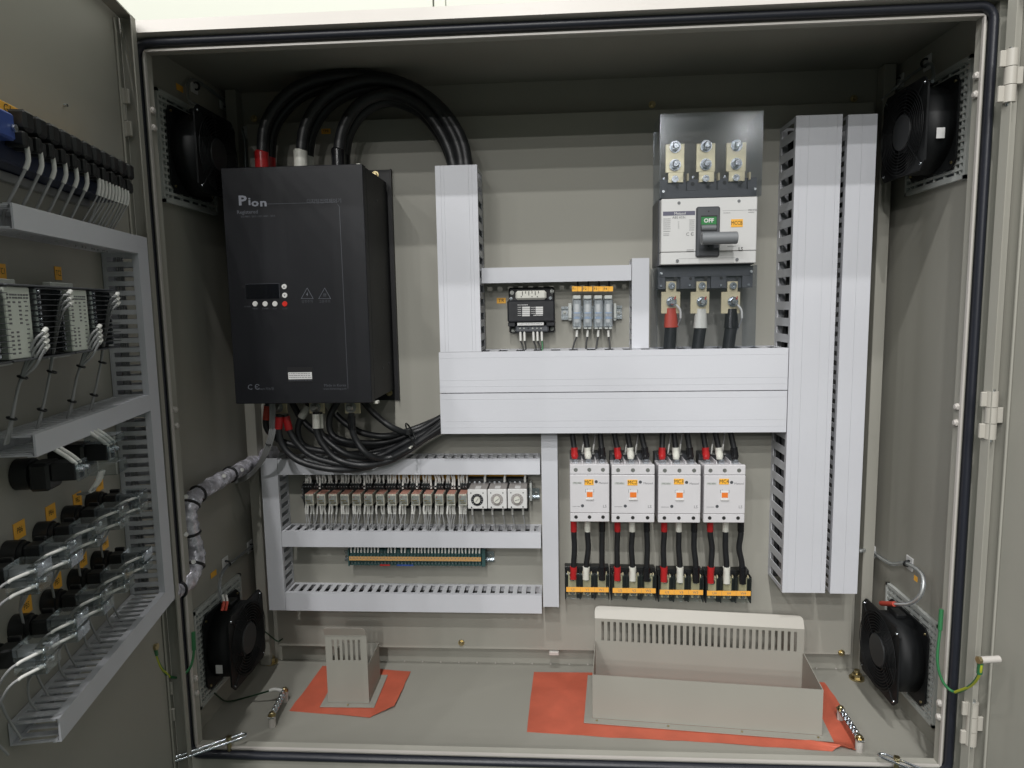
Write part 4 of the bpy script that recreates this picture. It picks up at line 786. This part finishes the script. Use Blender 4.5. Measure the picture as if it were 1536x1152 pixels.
# ------------------------------------------------------------------ relays, timers, small terminals
rail("long zinc rail carrying the relays and timers", 452, 809, 732, 748)
RX = [464+17.72*i for i in range(14)]
def sleeve_wire(pts, n_sl, label, group, r=.0013, rs=.0023):
    th = solo("control_wire", MB().tube(pts, r, 6, 4), 'gcable', label, "control wire", group=group); part("sleeve", MB().tube(pts[:n_sl], rs, 8, 2), 'sleeve', th); return th
rnd = random.Random(5)
for i, px in enumerate(RX):
    x0, x1, z0, z1 = pr(px-8.3, 722, px+8.3, 762, -.026)
    so = thing("relay_socket", "black socket under the %s relay from the left" % ordn(i), "relay socket", ((x0+x1)/2, 0, z0), group="relay sockets in a row")
    part("socket_body", MB().box(x0+.0003, x1-.0003, -.030, -.0095, z0, z1, .001).box(x0+.0003, x1-.0003, -.038, -.0302, z1-.0115, z1-.0065, .0008), 'blk', so)
    for k in range(4): xx = x0+(x1-x0)*(.14+.24*k); part("terminal_screw", MB().screw((xx, -.0302, z1-.0032), (0, -1, 0), .0017, .0012).screw((xx, -.0382, z1-.009), (0, -1, 0), .0015, .0008), 'steel', so)
    a0, a1, b0, b1 = pr(px-6.6+(2.4*(1-i/13)-1.2 if 0 else 0), 741.5, px+6, 758.5, -.068)
    rl = thing("relay", "clear plug in relay with salmon top, %s from the left" % ordn(i), "relay", ((a0+a1)/2, -.03, b0), group="plug in relays")
    part("relay_case", MB().box(a0, a1, -.068, -.0305, b0, b1, .001), 'relaycase', rl); part("top_label", MB().box(a0+.001, a1-.001, -.066, -.034, b1+.0001, b1+.0007), 'pink', rl)
    part("contact_window", MB().box(a0+.0015, a1-.0015, -.0686, -.0681, b0+.003, b1-.0035), 'clrw', rl); part("relay_spring", MB().box(a0+.0022, a1-.006, -.0689, -.0687, b0+.010, b0+.0125).box(a0+.005, a1-.003, -.0689, -.0687, b0+.005, b0+.0075), 'brass', rl)
    part("led", MB().screw((a0+.004, -.0691, b1-.006), (0, -1, 0), .001, .0006), 'red' if i % 3 else 'greenw', rl)
    for k in range(4):
        dx = -5.6+3.7*k+rnd.uniform(-.5, .5)
        if rnd.random() < .88:
            long_ = rnd.random() < .18
            q = [at(px+dx, 733 if long_ else 724, -.036 if long_ else -.031), at(px+dx+rnd.uniform(-1, 1), 719, -.034), at(px+dx+rnd.uniform(-2, 1), 713, -.03), at(px+dx+rnd.uniform(-2, 2), 704, -.03)]; q[3].z = -.350
            sleeve_wire(q, 3, "grey wire in white sleeve above the %s relay from the left" % ordn(i), "sleeved wires above the relays")
    for k in range(4):
        dx = -5.2+3.6*k+rnd.uniform(-.4, .4)
        if rnd.random() < .93:
            ex = px+dx+rnd.uniform(-5, 3); q = [at(px+dx, 757, -.040), at(px+dx+rnd.uniform(-.8, .8), 764, -.041), at(px+dx+rnd.uniform(-1.2, 1.2), 771, -.042), at((px+dx+ex)/2, 781, -.044), at(ex, 790, -.042), at(ex, 800, -.040)]; q[5].z = -.51; q[4].z = -.492
            sleeve_wire(q, 3, "grey wire in white sleeve under the %s relay from the left" % ordn(i), "sleeved wires under the relays")
for i, (px0, px1) in enumerate(((701.5, 730.5), (731.5, 760), (761.5, 790.5))):
    x0, x1, z0, z1 = pr(px0, 734.5-i*.2, px1, 763.2-i*.2, -.092); cx = (x0+x1)/2; nm = ("left", "middle", "right")[i]
    s0, s1, q0, q1 = pr(px0+.5, 717, px1+2, 766, -.026); so = thing("timer_socket", "black socket behind the %s timer" % nm, "relay socket", ((s0+s1)/2, 0, q0), group="timer sockets")
    part("socket_body", MB().box(s0, s1-.0006, -.030, -.0095, q0, q1, .001), 'blk', so)
    for k in range(4): xx = s0+(s1-s0)*(.12+.24*k); part("terminal_screw", MB().screw((xx, -.0302, q1-.008), (0, -1, 0), .0024, .0014), 'steel', so)
    tm = thing("timer", "%s of the three square white dial timers" % nm, "timer", (cx, -.03, z0), group="dial timers")
    part("timer_body", MB().box(x0+.001, x1-.001, -.086, -.0305, z0+.001, z1-.001, .001), 'timerb', tm); part("timer_face", MB().box(x0, x1, -.092, -.0862, z0, z1, .001), 'white', tm)
    part("top_sticker", MB().box(cx-.006, cx+.006, -.080, -.060, z1-.0008, z1-.0004), 'white', tm)
    zc = z0+(z1-z0)*.47; part("dial_ring", MB().ring((cx-.0004, -.0921, zc), (0, -1, 0), .0075, .0132, .0005, 36), 'coredark' if i == 0 else 'timerb', tm)
    for k in range(11): a = R(225-27*k); part("dial_mark", MB().box(-.0002, .0002, -.0931, -.0927, .0098, .0122, 0, Matrix.Translation((cx-.0004, 0, zc)) @ Matrix.Rotation(R(-135+27*k), 4, 'Y')), 'winkt', tm)
    kn = part("knob", MB().cyl((cx-.0004, -.0921, zc), (cx-.0004, -.097, zc), .0074, 28, .0068), 'whb', tm); part("pointer", MB().box(cx-.0009, cx+.0001, -.0976, -.0971, zc-.005, zc+.005, 0, Matrix.Translation((cx, 0, zc)) @ Matrix.Rotation(R(35+i*20), 4, 'Y') @ Matrix.Translation((-cx, 0, -zc))), 'inkg', kn)
    for dx, dz, rr in ((-.0135, .0148, .0013), (.0125, .0148, .0013), (-.0128, -.0165, .0016), (.0118, -.0160, .0015)): part("face_mark", MB().cyl((cx+dx, -.0921, zc+dz), (cx+dx, -.0924, zc+dz), rr, 10), 'ink', tm)
    for k, dx in enumerate((7, 23)):
        q = [at(px0+dx+(i % 2)*2, 758, -.040), at(px0+dx, 765, -.040), at(px0+dx+.3, 772, -.041), at(px0+dx+2, 782, -.043), at(px0+dx+3, 791, -.042), at(px0+dx+2, 800, -.04)]; q[5].z = -.51; q[4].z = -.492
        sleeve_wire(q, 3, "sleeved wire at the %s under the %s timer" % (("left", "right")[k], nm), "sleeved wires under the timers", rs=.0025)
    q = [at(px1-3, 722, -.032), at(px1-3, 716, -.034), at(px1-2, 710, -.03), at(px1-2, 704, -.03)]; q[3].z = -.350; sleeve_wire(q, 3, "single sleeved wire above the %s timer" % nm, "sleeved wires above the timers", rs=.0026)
x0, x1, z0, z1 = pr(794.5, 724, 798, 751, -.03); solo("end_clamp", MB().box(x0, x1, -.034, -.0095, z0, z1, .001), 'grille', "end clamp right of the timers", "end clamp")
# orange strip under the duct
a0, a1, b0, b1 = pr(585, 712.5, 790, 719, -.002); solo("marker_strip", MB().box(a0, a1, -.0025, -.0005, b0, b1), 'orange', "long orange marker strip on the plate above the relays and timers", "label")
# small terminal strip
rail("zinc rail under the small teal terminal strip", 517, 741, 826, 842)
NT = 39; ta = at(525, 836, -.04); tb_ = at(722, 837.5, -.04); pitch = (tb_.x-ta.x)/NT; zc = (ta.z+tb_.z)/2
ts = thing("terminal_strip", "long row of small teal terminals with an orange marker strip", "terminal strip", ((ta.x+tb_.x)/2, 0, zc-.018))
me0 = None
for i in range(NT):
    x = ta.x+i*pitch; mb = MB().box(x+.0003, x+pitch-.0003, -.040, -.0095, zc-.019, zc+.019, .0012).box(x+.0006, x+pitch-.0006, -.046, -.0402, zc-.007, zc+.007, .0008)
    tt = part("terminal", mb, 'teal', ts)
    for zz in (-.0125, .0125): part("terminal_screw", MB().cyl((x+pitch/2, -.0402, zc+zz), (x+pitch/2, -.0412, zc+zz), .0017, 8), 'steel', tt)
part("marker_strip", MB().box(ta.x, tb_.x, -.0475, -.0462, zc-.0042, zc+.0048), 'tan', ts)
mk = MB()
for i in range(NT): x = ta.x+(i+.5)*pitch; mk.box(x-.0012, x+.0010, -.0479, -.0476, zc+.0004, zc+.0028).box(x+pitch*.48, x+pitch*.5, -.0479, -.0476, zc-.003, zc+.0036)
part("terminal_numbers", mk, 'inkg', ts, kind='stuff')
part("end_plate", MB().box(ta.x-.004, ta.x-.0006, -.044, -.0095, zc-.020, zc+.020, .001).box(tb_.x+.0006, tb_.x+.009, -.040, -.0095, zc-.020, zc+.022, .001), 'teal', ts)
part("jumper", MB().box(ta.x+pitch*9, ta.x+pitch*12, -.0445, -.042, zc-.0175, zc-.0150), 'red', ts); part("jumper", MB().box(ta.x+pitch*14, ta.x+pitch*19, -.0445, -.042, zc-.0175, zc-.0150), 'blue', ts)
for i in range(NT):
    if i in (9, 10, 14, 17): continue
    x = ta.x+(i+.5)*pitch; q = [Vector((x, -.0415, zc+.012)), Vector((x+rnd.uniform(-.0008, .0008), -.040, zc+.019)), Vector((x+rnd.uniform(-.0015, .0015), -.037, zc+.028)), Vector((x, -.034, -.515))]
    sleeve_wire(q, 3, "sleeved wire rising from the small teal terminals into the middle duct", "wires above the small terminals", r=.0011, rs=.0019)

# ------------------------------------------------------------------ cable entry hoods and rubber sheets on the floor
def hood(label, F, W, D, hl, ht, ns, zs, sl, lean, tall_front, loc, fl=.014):
    th = thing("cable_entry_hood", label, "cable entry hood", (0, 0, 0), F); t_ = .0018
    part("base_flange", MB().box(-fl, W+fl, -fl, -.0005, .0015, .003).box(-fl, W+fl, D+.0005, D+fl, .0015, .003).box(-fl, -.0005, 0, D, .0015, .003).box(W+.0005, W+fl, 0, D, .0015, .003), 'cab', th, F)
    part("side_wall", MB().box(0, t_, t_+.0002, D-t_-.0002, .0032, hl), 'cab', th, F); part("side_wall", MB().box(W-t_, W, t_+.0002, D-t_-.0002, .0032, hl), 'cab', th, F)
    ylo = D-t_ if tall_front else 0; yta = 0 if tall_front else D-t_
    part("low_wall", MB().box(0, W, ylo, ylo+t_, .0032, hl), 'cab', th, F)
    z1_, z2_ = zs; mb = MB().box(0, W, yta, yta+t_, .0032, z1_).box(0, W, yta, yta+t_, z2_, ht)
    p_ = (W-2*sl[0])/ns; xs = sl[0]; mb.box(0, xs+p_*.28, yta, yta+t_, z1_, z2_)
    for k in range(ns-1): mb.box(xs+p_*(k+.72), xs+p_*(k+1.28), yta, yta+t_, z1_, z2_)
    mb.box(xs+p_*(ns-.28), W, yta, yta+t_, z1_, z2_); tw = part("slotted_panel", mb, 'cab', th, F)
    h2 = .026; dy = lean*h2*.55; r_ = .010; prof = [(0, 0), (W, 0)]+[(W-r_+r_*math.cos(R(a)), 1-.35+.35*math.sin(R(a))) for a in (0, 30, 60, 90)]+[(r_-r_*math.cos(R(a)), 1-.35+.35*math.sin(R(a))) for a in (90, 60, 30, 0)]
    vs = []
    for o in (0, t_):
        for x, v in prof: vs.append((x, yta+o+dy*v, ht+h2*v*.88))
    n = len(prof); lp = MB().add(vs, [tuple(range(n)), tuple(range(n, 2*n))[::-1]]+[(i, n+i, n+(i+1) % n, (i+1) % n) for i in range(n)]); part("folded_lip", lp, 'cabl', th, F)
    for k in range(4 if W > .2 else 1): part("flange_rivet", MB().cyl((W*(k+.5 if W < .2 else k*.32+.02), -fl/2, .003), (W*(k+.5 if W < .2 else k*.32+.02), -fl/2, .0042), .0022, 10), 'brass', th, F)
    return th
F1 = Matrix.Translation((-.4985, -.1450, FZ+.001)) @ Matrix.Rotation(R(1), 4, 'Z')
hood("small beige sheet metal hood with six slots standing on the left rubber sheet", F1, .0895, .1, .088, .157, 6, (.100, .147), (.011,), -1, True, None)
F2 = Matrix.Translation((.0676, -.1785, FZ+.001)) @ Matrix.Rotation(R(-5.15), 4, 'Z')
hood("long low beige sheet metal hood with a slotted back panel on the right rubber sheet", F2, .446, .146, .097, .150, 32, (.098, .143), (.011,), 1, False, None, fl=.017)
def sheet(label, poly, bumps):
    # thin rubber sheet with slightly curled edges
    n = len(poly); cx = sum(p[0] for p in poly)/n; cy = sum(p[1] for p in poly)/n; top = []; vs = []; fs = []; N = 6
    for j in range(N+1):
        k = j/N
        for i in range(n):
            p = poly[i]; x = cx+(p[0]-cx)*k; y = cy+(p[1]-cy)*k; z = FZ+.0012+(bumps[i]*max(0, k-.7)/.3 if k > .7 else 0)*1.0; vs.append((x, y, z))
    for j in range(N):
        for i in range(n): fs.append((j*n+i, j*n+(i+1) % n, (j+1)*n+(i+1) % n, (j+1)*n+i))
    mb = MB().add(vs, fs, True); o = len(vs)
    mb.add([(v[0], v[1], v[2]-.0010) for v in vs[-n:]]+vs[-n:], [(i, (i+1) % n, n+(i+1) % n, n+i) for i in range(n)])
    return solo("rubber_sheet", mb, 'rubber', label, "rubber sheet", (cx, cy, FZ))
def dens(poly, bumps, jit=.0012):
    P, Bm = [], []; rr = random.Random(3)
    for i in range(len(poly)):
        a, b = poly[i], poly[(i+1) % len(poly)]
        for k in range(6): f = k/6; P.append((a[0]+(b[0]-a[0])*f+(rr.uniform(-jit, jit) if k else 0), a[1]+(b[1]-a[1])*f+(rr.uniform(-jit, jit) if k else 0))); Bm.append(max(0, bumps[i]*(1-f)+bumps[(i+1) % len(poly)]*f+(rr.uniform(-.0004, .001) if k else 0)))
    return P, Bm
sheet("red orange rubber sheet under the small slotted hood", *dens([(-.574, -.1715), (-.395, -.190), (-.3515, -.156), (-.3474, -.008), (-.565, .010)], [0, .001, .007, 0, 0]))
sheet("larger red orange rubber sheet under the long slotted hood", *dens([(-.0657, -.224), (.10, -.236), (.2659, -.2424), (.5148, -.2616), (.535, -.256), (.565, -.2619), (.588, -.12), (.5913, -.0225), (.26, .004), (-.0586, -.0005)], [0, 0, 0, 0, .010, .001, .004, 0, 0, 0]))
# earth bars
def ebar(a, b, label):
    a, b = Vector(a), Vector(b); d = (b-a).normalized(); th = thing("earth_bar", label, "earth bar", a); H = .022
    for p in (a, b): part("standoff", MB().cyl((p.x, p.y, FZ), (p.x, p.y, FZ+H), .007, 12), 'lip', th); part("standoff_bolt", MB().hexbolt((p.x, p.y, FZ+H+.003), (0, 0, 1), .006, .006), 'brass', th)
    k = d.to_track_quat('X', 'Z').to_matrix().to_4x4(); part("bar", MB().box(-.008, (b-a).length+.008, -.006, .006, H, H+.003, .0005, Matrix.Translation((a.x, a.y, FZ)) @ k), 'steel', th)
    for i in range(6):
        p = a+(b-a)*((i+1)/7); part("bar_screw", MB().hexbolt((p.x, p.y, FZ+H+.003), (0, 0, 1), .0042, .007), 'steel', th)
ebar(atZ(1261, 1066, FZ+.022), atZ(1289, 1110, FZ+.022), "zinc earth bar with screws at the right end of the big rubber sheet")
ebar(atZ(427, 1038, FZ+.022), atZ(408, 1075, FZ+.022), "zinc earth bar with screws on the floor left of the small hood")
th = solo("earth_wire", MB().tube([atZ(424, 1036, FZ+.03), atZ(412, 1034, FZ+.034), atZ(398, 1038, FZ+.03), atZ(370, 1046, FZ+.015), atZ(340, 1052, FZ+.006), atX(322, 1040, -.70)], .0019, 8), 'dkgreen', "green earth wire running from the left earth bar to the lower left fan", "earth wire")
part("sleeve", MB().tube([atZ(424, 1036, FZ+.03), atZ(412, 1034, FZ+.034), atZ(404, 1036, FZ+.032)], .0036, 8), 'sleeve', th)
solo("earth_wire", MB().tube([at(424, 958, -.002), at(417, 962, -.004), at(408, 956, -.006), at(398, 948, -.01), at(388, 944, -.02)], .0016, 6), 'dkgreen', "short dark green wire at the lower left corner of the back plate", "earth wire")

# ------------------------------------------------------------------ left door equipment
def dtag(px, py, tx, lb, w_=.0085, h_=.0085):
    p = atD(px, py, .0005); tg = solo("device_tag", MB().box(.0003, .0010, p.y-w_, p.y+w_, p.z-h_, p.z+h_), 'orange', lb, "label", F=FL, group="orange tags on the left door"); text(tx, .0012, p.y, p.z, .010, 'ink', tg, F=FL, mode='door', sx=.75)
dtag(87, 410, "TC2", "orange tag on the left door above the right hand input module"); dtag(2, 407, "TC1", "orange tag at the left picture edge above the near input module")
for i, (px, py, tx) in enumerate(((149, 726, "PB1"), (116, 750, "PB2"), (76, 769, "PB4"), (29, 795, "PB6"), (157, 814, "PB1"), (124, 840, "PB3"), (85, 873, "PB3"), (39, 909, "PB5"))):
    dtag(px, py, tx, "orange push button tag, %s from the hinges in the %s row" % (ordn(i % 4), "upper" if i < 4 else "lower"), .0115, .0098)
# blue and black terminal row
tr_ = thing("terminal_strip", "row of black flip cap terminals on a blue base on the left door", "terminal strip", (0, -.30, .17), FL)
part("strip_base", MB().box(.0005, .034, -.60, -.155, .158, .200, .002), 'navy', tr_, FL)
part("strip_rail", MB().box(.0005, .008, -.60, -.19, .146, .157, .001), 'steeld', tr_, FL)
part("blue_block", MB().box(.0345, .052, -.60, -.458, .176, .203, .002), 'blue', tr_, FL)
part("marker_strip", MB().box(.026, .040, -.60, -.160, .2045, .2175, .0006), 'orange', tr_, FL)
for y_, s_ in ((-.445, "G1"), (-.475, "S1")): text(s_, .0405, y_, .2110, .013, 'ink', tr_, FL, 'door')
for i in range(11):
    y = -.160-i*.0275; bk = part("terminal_cap", MB().box(.0345, .056, y-.0095, y+.0095, .191, .2125, .003), 'blk', tr_, FL)
    part("lower_cap", MB().box(.0345, .0540, y-.0115, y-.0012, .1735, .1900, .002).box(.0345, .0520, y+.0012, y+.0115, .1720, .1875, .002), 'blk', tr_, FL)
part("end_screw", MB().cyl((.0525, -.462, .188), (.055, -.462, .188), .004, 10), 'steel', tr_, FL)
for i in range(6):
    y = -.435+i*.0275; z = .176
    q = [Vector((.050, y, z)), Vector((.050, y+.001, z-.014)), Vector((.047, y-.001, z-.024)), Vector((.038, y-.006, z-.045)), Vector((.026, y-.008, z-.070)), Vector((.024, y-.008, z-.09))]
    th = solo("control_wire", MB().tube(q, .0017, 8), 'gcable', "%s sleeved wire from the left under the blue terminal row" % ordn(i), "control wire", F=FL, group="widely spaced wires under the blue terminals"); part("sleeve", MB().tube(q[:3], .0026, 8, 2), 'sleeve', th, FL)
for i in range(10):
    y = -.262+i*.0105; z = .174; ex = y-.012-.02*rnd.random()
    q = [Vector((.050, y, z)), Vector((.050, y, z-.012)), Vector((.048, y-.002, z-.022)), Vector((.038, (y+ex)/2, z-.045)), Vector((.026, ex, z-.072)), Vector((.024, ex, z-.09))]
    th = solo("control_wire", MB().tube(q, .0011, 6), 'gcable', "thin sleeved wire in the crowded group near the hinge end of the terminals", "control wire", F=FL, group="crowded thin wires under the terminals"); part("sleeve", MB().tube(q[:3], .0025, 8, 2), 'sleeve', th, FL)
# input modules
for mi, (s0, lb) in enumerate(((.262, "nearer the hinges"), (.392, "farther from the hinges"), (.522, "at the picture edge"))):
    md = thing("input_module", "ivory labelled input module with screw terminals, %s" % lb, "input module", (0, -s0-.06, -.05), FL, group="input modules on the left door")
    y1 = -s0; y0 = -s0-.126; zz0, zz1 = -.0485, .0290
    part("module_body", MB().box(.006, .045, y0, y1, zz0, zz1, .001), 'blk', md, FL); part("top_rim", MB().box(.045, .060, y0, y1, zz1-.002, zz1, .0005), 'dkgrey', md, FL); part("bottom_rim", MB().box(.045, .060, y0, y1, zz0, zz0+.002, .0005), 'dkgrey', md, FL)
    pnl = part("label_panel", MB().box(.0452, .0560, y0+.001, y0+.048, zz0+.0025, zz1-.0025, .001), 'plcw', md, FL)
    pp = MB(); rr = random.Random(mi)
    for r_ in range(2):
        for k in range(8): ya = y0+.005+k*.0050; pp.box(.0561, .0563, ya, ya+rr.uniform(.003, .0045), zz1-.0115-r_*.003, zz1-.0098-r_*.003)
    for cidx, ya in enumerate((y0+.006, y0+.015, y0+.025)):
        for k in range(6 if cidx != 1 else 1): pp.box(.0561, .0563, ya, ya+.0045, zz1-.019-k*.0042, zz1-.0172-k*.0042)
    for ya in (y0+.007, y0+.017):
        for k in range(6): pp.box(.0561, .0563, ya, ya+.0045, zz1-.049-k*.0042, zz1-.0472-k*.0042)
    for k in range(12): ya = y0+.036+rr.uniform(-.001, .001); pp.box(.0561, .0563, ya, ya+.005, zz1-.018-k*.0047, zz1-.0167-k*.0047)
    part("panel_print", pp, 'inkg', pnl, FL, kind='stuff')
    part("rail_clip", MB().box(.020, .030, y0+.020, y0+.075, zz1+.0005, zz1+.007, .001), 'grille', md, FL); part("rail_clip", MB().box(.010, .020, y0+.020, y0+.075, zz0-.007, zz0-.0005, .001), 'grille', md, FL)
    for k in range(12):
        z = zz1-.0062-k*.00585
        part("barrier", MB().box(.0452, .0625, y0+.050, y1-.001, z+.0024, z+.0030), 'dkgrey', md, FL)
        for ya in (y0+.053, y1-.012): part("terminal_screw", MB().screw((.0535 if ya > y0+.08 else .060, ya+.003, z), (1, 0, 0), .0021, .0016).box(.0455, .0534 if ya > y0+.08 else .0598, ya, ya+.006, z-.002, z+.002), 'steel', md, FL)
    if mi < 2:
        for bi, (ya, ks, ex) in enumerate(((y0+.054, (7, 8, 9, 10), -.020), (y1-.010, (0, 1, 2), -.022))):
            for k in ks:
                z = zz1-.0062-k*.00585; q = [Vector((.062, ya+.004, z)), Vector((.066, ya-.001, z+.0006)), Vector((.066, ya-.008, z-.003)), Vector((.058, ya-.013, z-.014-.002*(k-ks[0]))), Vector((.045, ya+ex, -.072)), Vector((.035, ya+ex-.004+.001*(k-ks[0]), -.112)), Vector((.028, ya+ex-.006+.002*(k-ks[0]), -.135))]
                th = solo("control_wire", MB().tube(q, .0015, 6), 'gcable', "grey wire from the %s terminals of the input module %s" % (("lower left", "upper right")[bi], lb), "control wire", F=FL, group="wires from the input modules"); part("sleeve", MB().tube(q[:3], .0027, 8, 3), 'sleeve', th, FL)
            for zz, nn, yo in ((-.066, .048, ex+.001), (-.108, .036, ex-.003)): solo("cable_tie", MB().torus((nn, ya+yo, zz), (.35, .1, 1), .0042, .0013, 14, 5), 'blk', "%s tie on the %s wire bundle of the module %s" % (("upper", "lower")[zz < -.1], ("left", "right")[bi], lb), "cable tie", F=FL, group="ties on the module wiring")
# wires inside the upright door duct
for i in range(7):
    y = -.119-i*.0038; solo("control_wire", MB().tube([Vector((.012+.004*(i % 3), y, -.44)), Vector((.014, y-.002*(i % 2), -.2)), Vector((.016+.003*(i % 2), y, .0)), Vector((.018, y, .105))], .0014, 6, 2), 'gcable', "grey wire running inside the upright duct of the left door", "control wire", F=FL, group="wires inside the door duct")
# push button bodies
def pbutton(s, z, lb, near=False):
    th = thing("push_button", lb, "push button", (0, -s, z), FL, group="push button contact blocks on the left door")
    part("collar", MB().cyl((.0005, -s, z), (.016, -s, z), .0148, 20).cyl((.0161, -s, z), (.021, -s, z), .0125, 20), 'blk', th, FL)
    part("button_body", MB().box(.0212, .040, -s-.0105, -s+.0105, z-.0105, z+.010, .002), 'blk', th, FL)
    part("side_clip", MB().box(.0212, .034, -s+.0132, -s+.018, z-.004, z+.013, .001), 'blk', th, FL)
    cb = part("contact_block", MB().box(.0402, .0710, -s-.015, -s+.015, z-.0015, z+.013, .001).box(.0402, .0710, -s-.015, -s+.015, z-.017, z-.0035, .001), 'clr', th, FL)
    part("block_core", MB().box(.0405, .056, -s-.006, -s+.006, z-.0006, z+.0075).box(.0405, .056, -s-.006, -s+.006, z-.0120, z-.0045), 'midgrey', cb, FL)
    for zz in (z+.006, z-.010):
        for yy, xx in ((-s-.009, .0645), (-s+.007, .0645)):
            part("contact_screw", MB().cyl((xx-.005, yy, zz), (xx+.002, yy, zz), .0032, 10).screw((xx+.002, yy, zz), (1, 0, 0), .0026, .0012), 'steel', cb, FL)
for row, z in ((0, -.2625), (1, -.3475)):
    for i in range(5):
        s = .255+i*.0668; pbutton(s, z, "clear backed push button, %s from the hinges in the %s row" % (ordn(i), ("upper", "lower")[row]))
        for k in range(2):
            y = -s-.010; zz = z+(.006 if k == 0 else -.010)
            q = [Vector((.066, y, zz)), Vector((.061, y-.006, zz-.0005)), Vector((.052, y-.013, zz-.003)), Vector((.042, y-.019, zz-.010)), Vector((.030, y-.018, zz-.030)), Vector((.020, y-.012, z-.055)), Vector((.018, y-.008, z-.078 if row else z-.060))]
            if row: q.append(Vector((.022, y+.004, -.452)))
            else: q += [Vector((.012, y+.010, z-.10)), Vector((.012, y+.022, z-.15)), Vector((.020, y+.032, -.452))]
            th = solo("control_wire", MB().tube(q, .0014, 6), 'gcable', "%s sleeved wire on the %s push button from the hinges, %s row" % (("top", "bottom")[k], ordn(i), ("upper", "lower")[row]), "control wire", F=FL, group="push button wires"); part("sleeve", MB().tube(q[:3]+[q[2]*.7+q[3]*.3], .0018, 8, 3), 'sleeve', th, FL)
# two stacked selector switches under the middle duct
for s, z, lb, m_ in ((.420, -.182, "black selector switch body under the middle door duct, nearer the camera", 'blk'), (.335, -.178, "clear backed selector switch half hidden behind the black one", 'clr')):
    th = thing("selector_switch", lb, "selector switch", (0, -s, z), FL)
    part("collar", MB().cyl((.0005, -s, z), (.018, -s, z), .018, 20), 'blk', th, FL); part("switch_body", MB().box(.0182, .040, -s-.016, -s+.016, z-.018, z+.014, .003), 'blk', th, FL)
    part("switch_block", MB().box(.0402, .066, -s-.011, -s+.011, z-.008, z+.013, .001), 'blk', th, FL)
    cb = part("contact_cover", MB().box(.0662, .0700, -s-.012, -s+.012, z-.009, z+.014, .001), 'clr', th, FL)
    if m_ == 'clr':
        part("contact_cover", MB().box(.0422, .0780, -s-.016, -s+.0165, z+.0145, z+.024, .001), 'clr', th, FL); part("contact_cover", MB().box(.0422, .0780, -s-.016, -s+.0165, z-.026, z-.0095, .001), 'clr', th, FL)
    for yy in (-s-.006, -s+.006): part("contact_screw", MB().cyl((.064, yy, z+.004), (.0735, yy, z+.004), .003, 10), 'steel', cb, FL)
    for k in range(2 if m_ == 'blk' else 3):
        y = -s-.007+k*.010; q = [Vector((.066, y, z+.010)), Vector((.060, y-.006, z+.020)), Vector((.050, y-.012, z+.031)), Vector((.040, y-.014, z+.040))]
        sw = solo("control_wire", MB().tube(q, .0016, 6), 'gcable', "%s sleeved wire rising from the %s selector switch" % (ordn(k), ("black", "clear backed")[m_ == 'clr']), "control wire", F=FL); part("sleeve", MB().tube(q, .0024, 8, 3), 'sleeve', sw, FL)
for k in range(3):
    q = [Vector((.060, -.345-k*.005, -.198)), Vector((.056, -.348-k*.005, -.210)), Vector((.048, -.352-k*.004, -.222)), Vector((.030, -.352, -.226))]
    sw = solo("control_wire", MB().tube(q, .0015, 6), 'gcable', "sleeved wire drooping below the clear backed selector switch", "control wire", F=FL, group="drooping selector wires"); part("sleeve", MB().tube(q[:3], .0023, 8, 3), 'sleeve', sw, FL)
q = at(96, 158, -.38); p = atD(96, 158, .0005)
solo("door_stud", MB().cyl((.0004, p.y, p.z), (.005, p.y, p.z), .002, 10), 'steel', "tiny metal stud high on the inside of the left door", "stud", F=FL)
print("objects", len(bpy.data.objects), "tris", sum(len(me.polygons) for me in bpy.data.meshes)*2)
